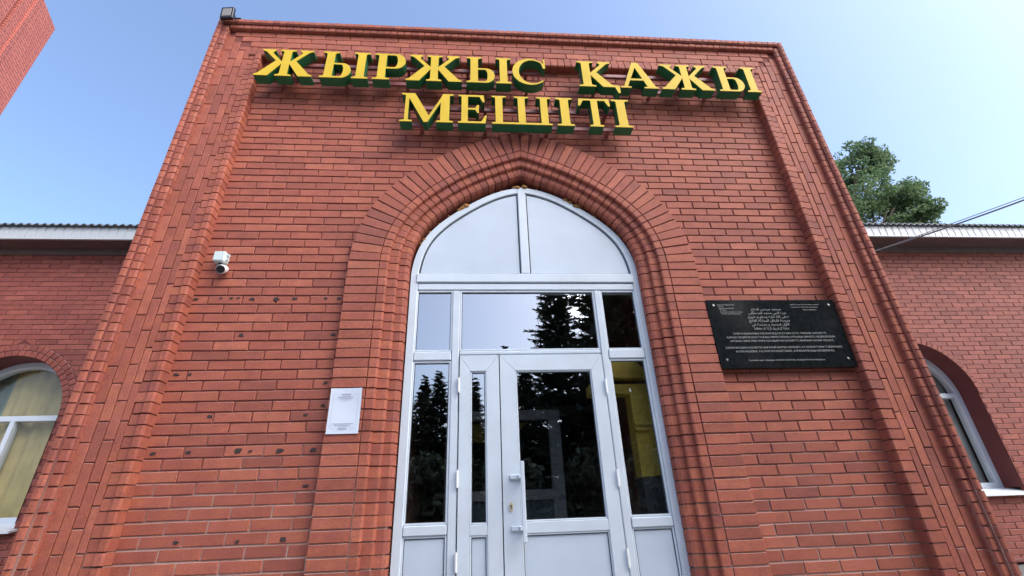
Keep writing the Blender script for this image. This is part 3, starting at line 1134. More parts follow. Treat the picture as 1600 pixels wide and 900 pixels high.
def arms(sr, mir=1, cx=0.0, desc=False):
    ua = [(sr, .455), (sr, .54), (sr + .24, .87), (sr + .22, .925), (sr + .19, .955), (sr + .19, 1), (sr + .47, 1), (sr + .47, .955),
          (sr + .40, .925), (sr + .37, .90), (sr + .135, .57)]
    if desc:
        ll = [(sr, .455), (sr + .135, .57), (sr + .43, .10), (sr + .49, .065), (sr + .60, .06), (sr + .60, -.22), (sr + .55, -.22), (sr + .50, 0), (sr + .24, 0)]
    else:
        ll = [(sr, .455), (sr + .135, .57), (sr + .46, .08), (sr + .53, .045), (sr + .53, 0), (sr + .24, 0)]
    f = lambda pl: [(cx + mir * x, y) for x, y in pl]
    return [f(ua), f(ll)]


def glyph(ch):
    """(polygons, width) for capital height 1"""
    if ch == 'Ж':
        c = .625
        return [gI(c - .17, .34, .17)] + arms(.085, 1, c) + arms(.085, -1, c), 1.25
    if ch == 'Ы':
        return [gI(0, .34, .17, True, False), bowl(.255, .63, 0, .56, .16), gI(.66, .34, .17)], 1.0
    if ch == 'Р':
        return [gI(0, .36, .17, False, True), bowl(.265, .68, .42, 1, .17)], .68
    if ch == 'С':
        n = 30
        a0, a1 = math.radians(36), math.radians(318)
        out = [(.47 + .47 * math.cos(a0 + (a1 - a0) * i / n), .5 + .52 * math.sin(a0 + (a1 - a0) * i / n)) for i in range(n + 1)]
        inn_ = [(.53 + .36 * math.cos(a1 - .12 + (a0 - a1 + .3) * i / n), .5 + .46 * math.sin(a1 - .12 + (a0 - a1 + .3) * i / n)) for i in range(n + 1)]
        return [out + inn_ + [(.82, .64), (.88, .64), (.88, 1.0), (.82, 1.0)]], .90
    if ch == 'Қ':
        return [gI(0, .36, .18)] + arms(.27, 1, 0, True), .87
    if ch == 'А':
        return [[(0, 0), (.28, 0), (.28, .045), (.19, .06), (.47, .82), (.41, 1.02), (.09, .06), (0, .045)],
                [(.47, .82), (.71, .06), (.62, .045), (.62, 0), (1, 0), (1, .045), (.93, .06), (.57, 1.02), (.41, 1.02)],
                [(.278, .30), (.634, .30), (.612, .37), (.304, .37)]], 1.0
    if ch == 'М':
        return [[(0, 0), (.25, 0), (.25, .045), (.165, .06), (.165, .83), (.09, .93), (.09, .06), (0, .045)],
                [(0, 1), (0, .955), (.09, .93), (.165, .83), (.50, 0), (.54, 0), (.60, .22), (.285, 1)],
                [(.60, .22), (.54, 0), (.58, 0), (.84, .70), (.84, .86)],
                [(.76, 0), (1.11, 0), (1.11, .045), (1.03, .06), (1.03, .94), (1.11, .955), (1.11, 1), (.88, 1), (.84, .86), (.84, .70), (.84, .06), (.76, .045)]], 1.11
    if ch == 'Е':
        return [[(0, 0), (.76, 0), (.80, .27), (.75, .27), (.65, .06), (.27, .06), (.27, .47), (.48, .47), (.53, .36), (.58, .36), (.58, .64),
                 (.53, .64), (.48, .53), (.27, .53), (.27, .94), (.60, .94), (.69, .75), (.74, .75), (.72, 1), (0, 1), (0, .955), (.09, .94), (.09, .06), (0, .045)]], .80
    if ch == 'Ш':
        return [[(0, 0), (1.5, 0), (1.5, .045), (1.41, .06), (1.41, .94), (1.5, .955), (1.5, 1), (1.14, 1), (1.14, .955), (1.23, .94), (1.23, .06),
                 (.84, .06), (.84, .94), (.93, .955), (.93, 1), (.57, 1), (.57, .955), (.66, .94), (.66, .06), (.27, .06), (.27, .94), (.36, .955),
                 (.36, 1), (0, 1), (0, .955), (.09, .94), (.09, .06), (0, .045)]], 1.5
    if ch == 'Т':
        return [[(.27, 0), (.63, 0), (.63, .045), (.54, .06), (.54, .94), (.74, .94), (.83, .74), (.88, .74), (.86, 1), (.04, 1), (.02, .74),
                 (.07, .74), (.16, .94), (.36, .94), (.36, .06), (.27, .045)]], .90
    return [gI(0, .44, .22)], .44          # І


YS0, YS1 = -.205, -.105


def sign(name, label, letters, zb, h, rails):
    t = thing(name, label, 'sign', (0, -.1, zb))
    for ch, x0, x1 in letters:
        pols, w = glyph(ch)
        k = (x1 - x0) / w
        mb = MB()
        fb = MB()
        for p in pols:
            q = [(x0 + x * k, zb + y * h) for x, y in p]
            ar = sum(q[i][0] * q[(i + 1) % len(q)][1] - q[(i + 1) % len(q)][0] * q[i][1] for i in range(len(q)))
            if ar < 0:
                q = q[::-1]
            mb.prism_y(q, YS0, YS1)
            fb.prism_y(q, YS0 - .006, YS0 - .0005)
        L_ = mb.build('letter', 'green', t)
        fb.build('face', 'yellow', L_)
    for z0, z1, xa, xb in rails:
        MB().box(xa, xb, YS1 + .001, YS1 + .028, z0, z1, .002).build('rail', 'rail', t)
        x = xa + .15
        while x < xb:
            MB().box(x - .015, x + .015, YS1 + .027, .005, z0 + .008, z1 - .008).build('bracket', 'rail', t)
            x += .62
    return t


sign('facade_sign', 'upper row of yellow and green letters reading ЖЫРЖЫС ҚАЖЫ', [
    ('Ж', -2.596, -2.036), ('Ы', -1.968, -1.500), ('Р', -1.455, -1.140), ('Ж', -1.130, -.562), ('Ы', -.517, -.062), ('С', -.046, .308),
    ('Қ', .644, 1.064), ('А', 1.078, 1.484), ('Ж', 1.519, 2.094), ('Ы', 2.147, 2.612)], 5.523, .380,
    ((5.805, 5.850, -2.52, .25), (5.575, 5.620, -2.52, .25), (5.805, 5.850, .68, 2.58), (5.575, 5.620, .68, 2.58)))
sign('facade_sign', 'lower row of yellow and green letters reading МЕШІТІ above the arch', [
    ('М', -1.145, -.643), ('Е', -.594, -.318), ('Ш', -.268, .320), ('І', .372, .540), ('Т', .590, .932), ('І', .942, 1.122)], 4.960, .378,
    ((5.240, 5.285, -1.10, 1.10), (5.012, 5.055, -1.10, 1.10)))


# ------------------------------------------------------------------ granite plaque
def text_mesh(name, body, size, x, z, y, mat, parent, align='LEFT', width=None):
    c = bpy.data.curves.new(name, 'FONT')
    c.body = body
    c.size = size
    c.align_x = align
    c.resolution_u = 2
    o = bpy.data.objects.new(name, c)
    COL.objects.link(o)
    bpy.context.view_layer.update()
    me = bpy.data.meshes.new_from_object(o.evaluated_get(bpy.context.evaluated_depsgraph_get()))
    bpy.data.objects.remove(o)
    n = len(me.vertices)
    if n == 0:
        return
    co = np.zeros(n * 3)
    me.vertices.foreach_get('co', co)
    co = co.reshape(-1, 3)
    if width:
        w = co[:, 0].max() - co[:, 0].min()
        k = width / w
        co[:, 0] *= k
        if align == 'CENTER':
            co[:, 0] -= (co[:, 0].max() + co[:, 0].min()) / 2
    new = np.stack([co[:, 0] + x, np.full(n, y), co[:, 1] + z], axis=1)
    me.vertices.foreach_set('co', new.ravel())
    me.update()
    me.materials.clear()
    me.materials.append(M[mat])
    link(bpy.data.objects.new(name, me), parent)


AR = {  # isolated, final, initial, medial forms
    'ا': 'ﺍﺎ', 'أ': 'ﺃﺄ', 'ب': 'ﺏﺐﺑﺒ', 'ة': 'ﺓﺔ', 'ت': 'ﺕﺖﺗﺘ', 'ج': 'ﺝﺞﺟﺠ', 'ح': 'ﺡﺢﺣﺤ', 'خ': 'ﺥﺦﺧﺨ', 'د': 'ﺩﺪ', 'ذ': 'ﺫﺬ', 'ر': 'ﺭﺮ',
    'س': 'ﺱﺲﺳﺴ', 'ص': 'ﺹﺺﺻﺼ', 'ط': 'ﻁﻂﻃﻄ', 'ظ': 'ﻅﻆﻇﻈ', 'ع': 'ﻉﻊﻋﻌ', 'ف': 'ﻑﻒﻓﻔ', 'ق': 'ﻕﻖﻗﻘ', 'ك': 'ﻙﻚﻛﻜ', 'ل': 'ﻝﻞﻟﻠ', 'م': 'ﻡﻢﻣﻤ',
    'ن': 'ﻥﻦﻧﻨ', 'ه': 'ﻩﻪﻫﻬ', 'و': 'ﻭﻮ', 'ي': 'ﻱﻲﻳﻴ', 'ى': 'ﻯﻰ'}


def shape_ar(s):
    out = []
    for i, ch in enumerate(s):
        f = AR.get(ch)
        if not f:
            out.append(ch)
            continue
        prev = AR.get(s[i - 1]) if i else None
        nxt = AR.get(s[i + 1]) if i + 1 < len(s) else None
        jp = prev is not None and len(prev) == 4
        jn = nxt is not None and len(f) == 4
        out.append(f[3] if jp and jn else f[1] if jp else f[2] if jn else f[0])
    return ''.join(out[::-1])


PX0, PX1, PZ0, PZ1 = 1.508, 2.640, 2.560, 3.155
PY = -.058
pq = thing('memorial_plaque', 'black polished granite plaque with Arabic and Cyrillic inscription beside the arch', 'plaque', (2.07, -.05, PZ0))
slab = MB().box(PX0, PX1, PY, -.012, PZ0, PZ1, .003).build('slab', 'granite', pq)
ty = PY - .0008
pw = PX1 - PX0
cx = (PX0 + PX1) / 2 - .01
for i, (tx, wd) in enumerate((('مسجد جرجس الحاج', .262), ('بدرة النبي محمد المصطفى', .33), ('صلى الله عليه وسلم و خروج', .355),
                              ('مدرسة قارناق المباركة الفاتح', .355), ('الأول لمسجد و مدرسة في', .325), ('ديارنا الشرق الآثار معظما', .30))):
    text_mesh('inscription_line', shape_ar(tx), .029, cx - .05, 3.058 - i * .0345, ty, 'engrave', slab, 'CENTER', wd)
for i, (tx, wd, zz) in enumerate((('Пайғамбарымыз Мұхаммед Мұстафа С.Ғ.С. туралы, қасиетті', .80, 2.842),
                                  ('Қарнақ медресесінің тұңғыш мөриттерінің алғашқы шәкірті, медресесінің', .93, 2.810),
                                  ('артына мәңгілік мұра қалдырған қасиетті Жыржыс қажы мешіті.', .89, 2.778),
                                  ('Қажымыздың қасиетін бағалай білген сенімен, ел азаматтары Т.Зейнешке', .99, 2.722),
                                  ('Ж.Мамашевке, У.Қ.Нұрмағамбетовке, алғысымызды білдіреміз.', .84, 2.690))):
    text_mesh('inscription_line', tx.upper(), .021, cx + .01, zz, ty, 'engrave', slab, 'CENTER', wd)
text_mesh('inscription_line', 'Рухтары шат, жандары жәннатта болғай, иманды болсын баршасы', .017, cx + .0, 2.617, ty, 'engrave', slab, 'CENTER', .64)
for i, wd in enumerate((.15, .05, .13, .06, .19, .17)):
    text_mesh('inscription_line', ('Құрылтайшылар', 'Сәулет', 'Демеушілер', 'Тас', 'Қарнақ медресесінің', 'түлектеріне арналды')[i], .0125,
              PX0 + .085 + .004 * i, 3.105 - i * .0165, ty, 'engrave', slab, 'LEFT', wd)
for i, wd in enumerate((.26, .24, .12)):
    text_mesh('inscription_line', ('мешіттің негізін қалаушы азамат', 'құрылысты бастаған ұрпақтары', 'Жылдары')[i], .0125,
              PX1 - .40 + .10 * (i == 2), 3.105 - i * .024, ty, 'engrave', slab, 'LEFT', wd)
for x, z in ((PX0 + .055, PZ1 - .052), (PX1 - .055, PZ1 - .050), (PX0 + .055, PZ0 + .07), (PX1 - .055, PZ0 + .07)):
    V = MB()
    V.prism_y([(x + .011 * math.cos(a), z + .011 * math.sin(a)) for a in [2 * math.pi * i / 14 for i in range(14)]], PY - .004, PY + .001)
    V.prism_y([(x + .006 * math.cos(a), z + .006 * math.sin(a)) for a in [2 * math.pi * i / 10 for i in range(10)]], PY - .0065, PY - .0035)
    V.build('screw', 'steel', pq)

# ------------------------------------------------------------------ paper notice
nt_ = thing('paper_notice', 'white paper notice stuck on the brick left of the doors', 'notice', (-1.36, -.056, 2.15))
YP = Y_BAND - .006
n0, n1, m0, m1 = -1.468, -1.248, 2.130, 2.452
nx, nz = 6, 8
V, F = [], []
for j in range(nz + 1):
    for i in range(nx + 1):
        u, v = i / nx, j / nz
        curl = .006 * (abs(u - .5) * 2) ** 2 * (.3 + .7 * abs(v - .5) * 2) + .0015 * math.sin(5 * v + 3 * u)
        V.append((n0 + (n1 - n0) * u + .004 * (1 - v), YP - curl, m0 + (m1 - m0) * v))
for j in range(nz):
    for i in range(nx):
        a = j * (nx + 1) + i
        F.append((a, a + 1, a + nx + 2, a + nx + 1))
k = len(V)
V += [(x, y + .0012, z) for x, y, z in V]
F += [tuple(i + k for i in f[::-1]) for f in F]
sheet = obj('sheet', V, F, 'paper', nt_, smooth=True)
pr = MB()
yp = YP - .0075
cxp = (n0 + n1) / 2 + .002


def ink(x0, x1, z0, z1):
    pr.add([(x0, yp, z0), (x1, yp, z0), (x1, yp, z1), (x0, yp, z1)], [(0, 1, 2, 3)])


def words(c, w, z, h):
    x = c - w / 2
    while x < c + w / 2:
        q = rnd.uniform(.004, .013)
        ink(x, min(x + q, c + w / 2), z, z + h * rnd.uniform(.7, 1))
        x += q + .0022


words(cxp, .066, 2.402, .009)
words(cxp, .115, 2.383, .005); words(cxp, .08, 2.373, .005)
words(cxp, .14, 2.196, .005); words(cxp, .105, 2.187, .005)
words(cxp, .060, 2.163, .009)
for (a, b, c, d) in ((-.088, -.042, 2.405, 2.4062), (.042, .088, 2.405, 2.4062), (-.088, -.0868, 2.166, 2.405), (.0868, .088, 2.166, 2.405),
                     (-.088, -.042, 2.166, 2.1672), (.042, .088, 2.166, 2.1672)):
    ink(cxp + a, cxp + b, c, d)
pr.build('print', 'ink', nt_)

# ------------------------------------------------------------------ security camera on its junction box
sc_ = thing('security_camera', 'small white security camera under a pale junction box on the brick wall', 'camera', (-2.49, 0, 3.5))
bxm = MB().box(-2.545, -2.455, -.075, .0, 3.505, 3.598, .007)
jb = bxm.build('junction_box', 'box', sc_)
MB().box(-2.540, -2.460, -.082, -.0745, 3.510, 3.593, .003).build('lid', 'box', jb)
g = MB()
g.tube([(-2.455, -.04, 3.575), (-2.438, -.04, 3.575)], .012, 10)
g.tube([(-2.455, -.04, 3.535), (-2.438, -.04, 3.535)], .012, 10)
g.build('cable_gland', 'box', jb)
MB().tube([(-2.50, -.035, 3.506), (-2.49, -.04, 3.475)], .014, 10).build('bracket', 'black', sc_)
# bullet body: a capsule pointing out and down
ax = Vector((.20, -.88, -.50)).normalized()
c0 = Vector((-2.462, -.04, 3.448))
pts = [c0 - ax * .045, c0 - ax * .038, c0, c0 + ax * .055, c0 + ax * .064]
rad = [.020, .032, .037, .037, .034]
up_ = Vector((0, 0, 1)); sx_ = ax.cross(up_).normalized(); uz = sx_.cross(ax)
V, F = [], []
N = 18
for p, r_ in zip(pts, rad):
    V += [tuple(p + sx_ * r_ * math.cos(2 * math.pi * i / N) + uz * r_ * math.sin(2 * math.pi * i / N)) for i in range(N)]
for a in range(len(pts) - 1):
    for i in range(N):
        F.append((a * N + i, a * N + (i + 1) % N, (a + 1) * N + (i + 1) % N, (a + 1) * N + i))
F += [tuple(range(N)), tuple(range((len(pts) - 1) * N, len(pts) * N))[::-1]]
hd = obj('housing', V, F, 'white_plastic', sc_, smooth=True)
c1 = c0 + ax * .0645
V, F = [], []
for p, r_ in ((c1, .031), (c1 + ax * .004, .029)):
    V += [tuple(p + sx_ * r_ * math.cos(2 * math.pi * i / N) + uz * r_ * .97 * math.sin(2 * math.pi * i / N)) for i in range(N)]
F = [(i, (i + 1) % N, N + (i + 1) % N, N + i) for i in range(N)] + [tuple(range(N, 2 * N))]
obj('lens_window', V, F, 'black', hd)

# ------------------------------------------------------------------ floodlight on the corner
fl_ = thing('floodlight', 'small black LED floodlight at the top left corner of the entrance block', 'floodlight', (-3.0, -.1, TOPZ))
R_ = Matrix.Rotation(math.radians(8), 4, 'X') @ Matrix.Rotation(math.radians(-6), 4, 'Z')
c0 = Vector((-3.045, -.20, TOPZ - .010))


def flb(x0, x1, y0, y1, z0, z1, name, mat, parent, bev=.004):
    m_ = MB().box(x0, x1, y0, y1, z0, z1, bev)
    m_.v = [tuple(c0 + (R_ @ Vector(v))) for v in m_.v]
    return m_.build(name, mat, parent)


hs = flb(-.068, .068, -.016, .020, -.074, .074, 'housing', 'black', fl_)
flb(-.047, .047, -.020, -.0162, -.050, .050, 'lens', 'led', hs, .001)
for i in range(5):
    flb(-.05 + .022 * i, -.046 + .022 * i, .020, .034, -.055, .055, 'cooling_fin', 'black', hs, .0)
bk = MB()
bk.tube([tuple(c0 + Vector((-.068, .0, .0))), tuple(c0 + Vector((-.070, .05, -.06))), (-3.09, -.10, TOPZ + .004)], .005, 6)
bk.tube([tuple(c0 + Vector((.068, .0, .0))), tuple(c0 + Vector((.075, .05, -.05))), (-2.965, -.10, TOPZ + .004)], .005, 6)
bk.box(-3.10, -2.94, -.145, -.06, TOPZ + .001, TOPZ + .012)
bk.build('bracket', 'black', fl_)

# ------------------------------------------------------------------ side wings
WY = 2.55
WH = .070


def hidden(p):
    d = Vector(p) - CAM
    if d.y < .1:
        return False
    t = (-.14 - CAM.y) / d.y
    q = CAM + d * t
    return abs(q.x) < 3.15 and q.z < TOPZ


def wing(side, label, zc, xcw, zs_, yfa, nring, x_far):
    t = thing('side_wing', label, 'building', (side * 7.5, WY, 0))
    R = .755
    ro = R + .077 * nring + .004
    xin, xout = 3.0 * side, x_far * side
    zj = 1.72          # foot of the opening
    zt = zs_ - .085

    def half(z, rad):
        if z < zj - .06:
            return None
        if z <= zc:
            return R + .004
        if z >= zc + rad:
            return None
        return math.sqrt(rad * rad - (z - zc) ** 2)
    mb = MB()
    zz = [0.0, zj - .06] + [zj - .06 + (zc - zj + .06) * i / 3 for i in range(1, 4)] + [zc + (ro - .02) * math.sin(math.pi / 2 * i / 24) for i in range(1, 25)] + [zs_]
    a_, b_ = sorted((xin, xout))
    for z0, z1 in zip(zz[:-1], zz[1:]):
        h0, h1 = half(z0 + 1e-6, ro - .02), half(z1 - 1e-6, ro - .02)
        y = WY + .008
        if h0 is None:
            mb.add([(a_, y, z0), (b_, y, z0), (b_, y, z1), (a_, y, z1)], [(0, 1, 2, 3)])
        else:
            h1 = h1 or 0.0
            mb.add([(a_, y, z0), (xcw - h0, y, z0), (xcw - h1, y, z1), (a_, y, z1)], [(0, 1, 2, 3)])
            mb.add([(xcw + h0, y, z0), (b_, y, z0), (b_, y, z1), (xcw + h1, y, z1)], [(0, 1, 2, 3)])
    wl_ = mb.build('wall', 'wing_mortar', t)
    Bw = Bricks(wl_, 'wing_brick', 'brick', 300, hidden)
    nr = int(zt / WH) + 1
    for r_ in range(nr):
        z0, z1 = zt - (r_ + 1) * WH + .0035, zt - r_ * WH - .0035
        if z1 < .9:
            break
        ph = (0 if r_ % 2 else .13) + xcw
        h0, h1 = half(z0, ro), half(z1, ro)
        if h0 is None and h1 is None:
            lay_course(Bw, z0, z1, a_, b_, ph, .26, .008, WY, .05)
        else:
            h0 = h0 or 0.0; h1 = h1 or 0.0
            lay_course(Bw, z0, z1, a_, xcw - min(h0, h1), ph, .26, .008, WY, .05, cut_r=((xcw - h0, z0), (xcw - h1, z1)))
            lay_course(Bw, z0, z1, xcw + min(h0, h1), b_, ph, .26, .008, WY, .05, cut_l=((xcw + h0, z0), (xcw + h1, z1)))
    Bw.finish()
    # window with its ring of headers
    rv = MB()
    N_ = 28
    arc = [(xcw - R, zj)] + [(xcw - R * math.cos(math.pi * i / N_), zc + R * math.sin(math.pi * i / N_)) for i in range(N_ + 1)] + [(xcw + R, zj)]
    V = [(x, WY - .004, z) for x, z in arc] + [(x, WY + .36, z) for x, z in arc]
    n = len(arc)
    rv.add(V, [(i, i + 1, n + i + 1, n + i) for i in range(n - 1)])
    win = rv.build('window', 'reveal', t)
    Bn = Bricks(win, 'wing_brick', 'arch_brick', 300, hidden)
    for k_ in range(nring):
        r0 = R + .004 + .077 * k_
        cnt = round(math.pi * (r0 + .035) / .078)
        for i in range(cnt):
            a0, a1 = math.pi * i / cnt + .004 / r0, math.pi * (i + 1) / cnt - .004 / r0
            P_ = [(xcw - r_ * math.cos(a), zc + r_ * math.sin(a)) for r_, a in ((r0, a0), (r0 + .070, a0), (r0 + .070, a1), (r0, a1))]
            Bn.poly(P_, WY - .012, .06)
    Bn.finish()
    yw = WY + .25
    fr = MB()
    o_ = [(xcw - R + .002, zj)] + [(xcw - (R - .002) * math.cos(math.pi * i / N_), zc + (R - .002) * math.sin(math.pi * i / N_)) for i in range(N_ + 1)] + [(xcw + R - .002, zj)]
    rr = R - .075
    i_ = [(xcw - rr, zj + .07)] + [(xcw - rr * math.cos(math.pi * i / N_), zc + rr * math.sin(math.pi * i / N_)) for i in range(N_ + 1)] + [(xcw + rr, zj + .07)]
    ribbon(fr, o_, i_, yw, yw + .10)
    fr.box(xcw - R + .01, xcw + R - .01, yw + .001, yw + .10, zj, zj + .072, .004)
    fr.box(xcw - rr - .01, xcw + rr + .01, yw + .003, yw + .09, zc + .0, zc + .066, .004)
    for xm in (.045 if side < 0 else -.045,):
        fr.box(xcw + xm - .028, xcw + xm + .028, yw + .003, yw + .09, zj + .07, zc + .002, .004)
    fr.build('frame', 'pvc', win)
    gl = MB()
    arcg = [(xcw - .7, zj + .05), (xcw + .7, zj + .05)] + [(xcw + .7 * math.cos(math.pi * i / N_), zc + .7 * math.sin(math.pi * i / N_)) for i in range(N_ + 1)]
    gl.prism_y(arcg, yw + .05, yw + .056)
    gl.build('pane', 'wglass', win)
    sl = MB()
    sv = [(xcw - R - .05, WY - .10, zj - .075), (xcw + R + .05, WY - .10, zj - .075), (xcw + R + .05, WY + .26, zj + .004), (xcw - R - .05, WY + .26, zj + .004)]
    sl.add(sv + [(x, y, z - .022) for x, y, z in sv], [(0, 1, 2, 3), (7, 6, 5, 4), (0, 4, 5, 1), (1, 5, 6, 2), (2, 6, 7, 3), (3, 7, 4, 0)])
    sl.build('sill', 'sill', win)
    # eaves: fascia of narrow panels, boarded soffit, frieze board, corrugated sheet
    rf = MB()
    rf.box(a_, b_, yfa + .02, WY + .3, zs_ - .004, zs_ + .012)
    roof = rf.build('roof', 'soffit', t)
    MB().box(a_, b_, WY - .03, WY + .02, zs_ - .085, zs_ - .006).build('frieze_board', 'frieze', roof)
    fh = .185
    x = a_
    pm = None
    while x < b_ - .01:
        if pm is None:
            m_ = MB()
            m_.box(0, .108, 0, .022, 0, fh, .003)
            m_.box(.108, .115, .008, .022, .001, fh - .001)
            m_.box(.0, .1155, -.006, .024, -.010, .004)
            pm = mesh_data('fascia_panel', m_.v, m_.f, 'fascia')
        o = bpy.data.objects.new('fascia_panel', pm)
        o.location = (x, yfa, zs_)
        q = proj((x + .06, yfa, zs_ + .1))
        x += .1155
        if q is None or not -80 < q[0] < 1680:
            continue
        link(o, roof)
    cs = MB()
    nx = int((b_ - a_) / .0125)
    V = []
    for j, (y, z) in enumerate(((yfa - .05, zs_ + fh + .018), (yfa + .6, zs_ + fh + .018 + .24), (yfa + 4.0, zs_ + fh + 1.5))):
        for i in range(nx + 1):
            x = a_ + i * .0125
            V.append((x, y, z + .016 * math.sin(2 * math.pi * x / .10)))
    F = []
    for j in range(2):
        for i in range(nx):
            q = j * (nx + 1) + i
            F.append((q, q + 1, q + nx + 2, q + nx + 1))
    cs.add(V, F)
    k_ = len(V)
    cs.add([(x, y, z - .012) for x, y, z in V], [f[::-1] for f in F])
    cs.add([V[i] for i in range(nx + 1)] + [(V[i][0], V[i][1], V[i][2] - .012) for i in range(nx + 1)],
           [(i, nx + 1 + i, nx + 2 + i, i + 1) for i in range(nx)])
    cs.build('roof_sheet', 'roof', roof)
    MB().box(a_, b_, WY - .06, WY + .02, 0, .88, .01).build('plinth', 'plinth', t)
    MB().box(a_, b_, WY - .085, WY + .02, .905, .945, .008).build('plinth_ledge', 'reveal', t)
    return t, xcw, zc, zj, yw


def curtain(label, x0, x1, z0, z1, y, mat, amp=.014, per=.16):
    nx, V, F = 60, [], []
    for i in range(nx + 1):
        x = x0 + (x1 - x0) * i / nx
        yy = y + amp * math.sin(2 * math.pi * x / per) + .4 * amp * math.sin(5.3 * x / per)
        V += [(x, yy, z0), (x, yy + .01, (z0 + z1) / 2), (x, yy, z1)]
    for i in range(nx):
        for j in range(2):
            a = i * 3 + j
            F.append((a, a + 3, a + 4, a + 1))
    o = obj('curtain', V, F, mat, None, True)
    o['label'] = label
    o['category'] = 'curtain'
    return o


wing(-1, 'lower brick wing left of the entrance block with arched window', 2.87, -6.17, 5.19, 2.25, 2, 9.5)
wing(1, 'lower brick wing right of the entrance block under a white fascia', 2.93, 5.87, 5.325, 2.20, 1, 11.0)
curtain('yellowish curtain hanging inside the left arched window', -6.42, -5.42, 1.75, 3.60, WY + .40, 'curtain')
curtain('grey green curtain beside the yellowish one in the left window', -6.95, -6.38, 1.75, 3.62, WY + .44, 'curtain_grey', .02, .2)
curtain('pale curtain inside the right arched window', 5.15, 6.6, 1.75, 3.66, WY + .42, 'curtain_pale')
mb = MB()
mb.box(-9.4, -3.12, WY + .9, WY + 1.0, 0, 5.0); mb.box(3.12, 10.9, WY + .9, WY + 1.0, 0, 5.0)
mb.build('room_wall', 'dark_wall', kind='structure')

# ------------------------------------------------------------------ tall brick tower beyond the left wing
tw = thing('brick_tower', 'tall red brick tower rising at the upper left corner', 'tower', (-13.0, 5.0, 0))
C0 = Vector((-10.66, 4.54)); dv = Vector((.38, -.925)).normalized()
side = 2.6
ring = [C0]
d = dv.copy()
for i in range(7):
    ring.append(ring[-1] + d * side)
    d = Matrix.Rotation(-math.pi / 4, 2) @ d
TH = 12.69
V, F, UV = [], [], []
for i in range(8):
    a, b = ring[i], ring[(i + 1) % 8]
    e = b - a
    nrm = Vector((-e.y, e.x)).normalized()
    if nrm.dot((a + b) / 2 - sum(ring, Vector((0, 0))) / 8) < 0:
        nrm = -nrm
    # face strips: plain edge, thin raised fillet, recessed panel
    us = [(0, .86, 0), (.86, .96, .03), (.96, 1.24, 0), (1.24, side - 1.24, -.10), (side - 1.24, side, 0)]
    eu = e.normalized()
    for u0, u1, off in us:
        k = len(V)
        p0, p1 = a + eu * u0 + nrm * off, a + eu * u1 + nrm * off
        V += [(p0.x, p0.y, 0), (p1.x, p1.y, 0), (p1.x, p1.y, TH), (p0.x, p0.y, TH)]
        F.append((k, k + 1, k + 2, k + 3)); UV += [(u0, 0), (u1, 0), (u1, TH), (u0, TH)]
    for u, o0, o1 in ((.86, 0, .03), (.96, .03, 0), (1.24, 0, -.10), (side - 1.24, -.10, 0)):
        k = len(V)
        p0, p1 = a + eu * u + nrm * o0, a + eu * u + nrm * o1
        V += [(p0.x, p0.y, 0), (p1.x, p1.y, 0), (p1.x, p1.y, TH), (p0.x, p0.y, TH)]
        F.append((k, k + 1, k + 2, k + 3)); UV += [(0, 0), (.1, 0), (.1, TH), (0, TH)]
k = len(V)
V += [(p.x, p.y, TH) for p in ring]
F.append(tuple(range(k, k + 8))); UV += [(0, 0)] * 8
sh = obj('shaft', V, F, 'tower', tw)
uvl = sh.data.uv_layers.new(name='UVMap')
uvl.data.foreach_set('uv', [c for q in UV for c in q])

# ------------------------------------------------------------------ overhead cable
cb = thing('overhead_cable', 'pair of grey cables running from the entrance block to the upper right', 'cable', (3.3, .7, 4.1))
p0, p1 = Vector((3.793, .50, 3.980)), Vector((4.649, -.40, 4.027))
p2 = p1 + (p1 - p0) * 2.5 + Vector((0, 0, .6))
p00 = Vector((3.08, .62, p0.z - .25))
for r_, lift in ((.0075, 0), (.0036, .026)):
    pts = [p00, p0]
    for i in range(1, 13):
        t_ = i / 12
        q = p0.lerp(p1, t_)
        q.z += -.012 * 4 * t_ * (1 - t_) + lift * math.sin(min(t_ * 1.2, 1) * math.pi * .5)
        pts.append(q)
    pts.append(p2)
    MB().tube(pts, r_, 6).build('strand', 'cable', cb, smooth=True)

# ------------------------------------------------------------------ trees
def leaf_cloud(name, clumps, count, size, mat, parent, seed, flat=.0):
    rg = np.random.default_rng(seed)
    w = np.array([c[3] ** 2 for c in clumps]); w /= w.sum()
    idx = rg.choice(len(clumps), count, p=w)
    C = np.array([c[:3] for c in clumps])[idx]
    Rr = np.array([c[3] for c in clumps])[idx]
    dirs = rg.normal(size=(count, 3)); dirs /= np.linalg.norm(dirs, axis=1)[:, None]
    rad = Rr * rg.uniform(.45, 1.05, count) ** .6
    P = C + dirs * rad[:, None] * np.array([1, 1, .8])
    n = rg.normal(size=(count, 3)) + np.array([0, 0, .7]); n /= np.linalg.norm(n, axis=1)[:, None]
    t = np.cross(n, rg.normal(size=(count, 3))); t /= np.linalg.norm(t, axis=1)[:, None]
    b = np.cross(n, t)
    s = size * rg.uniform(.6, 1.3, count)[:, None]
    fold = n * s * .22
    V = np.stack([P - t * s, P + b * s * .45 - fold * 0, P + t * s * .9, P - b * s * .45 - fold * 0], axis=1)
    V[:, 1] += fold; V[:, 3] += fold
    V = V.reshape(-1, 3)
    F = [(4 * i, 4 * i + 1, 4 * i + 2) for i in range(count)] + [(4 * i, 4 * i + 2, 4 * i + 3) for i in range(count)]
    o = obj(name, V.tolist(), F, mat, parent)
    shade = np.clip(rg.uniform(0, 1, count) * .7 + .3 * (rad / Rr > .8), 0, 1)
    at = o.data.attributes.new('rnd', 'FLOAT', 'FACE')
    at.data.foreach_set('value', np.concatenate([shade, shade]))
    return o


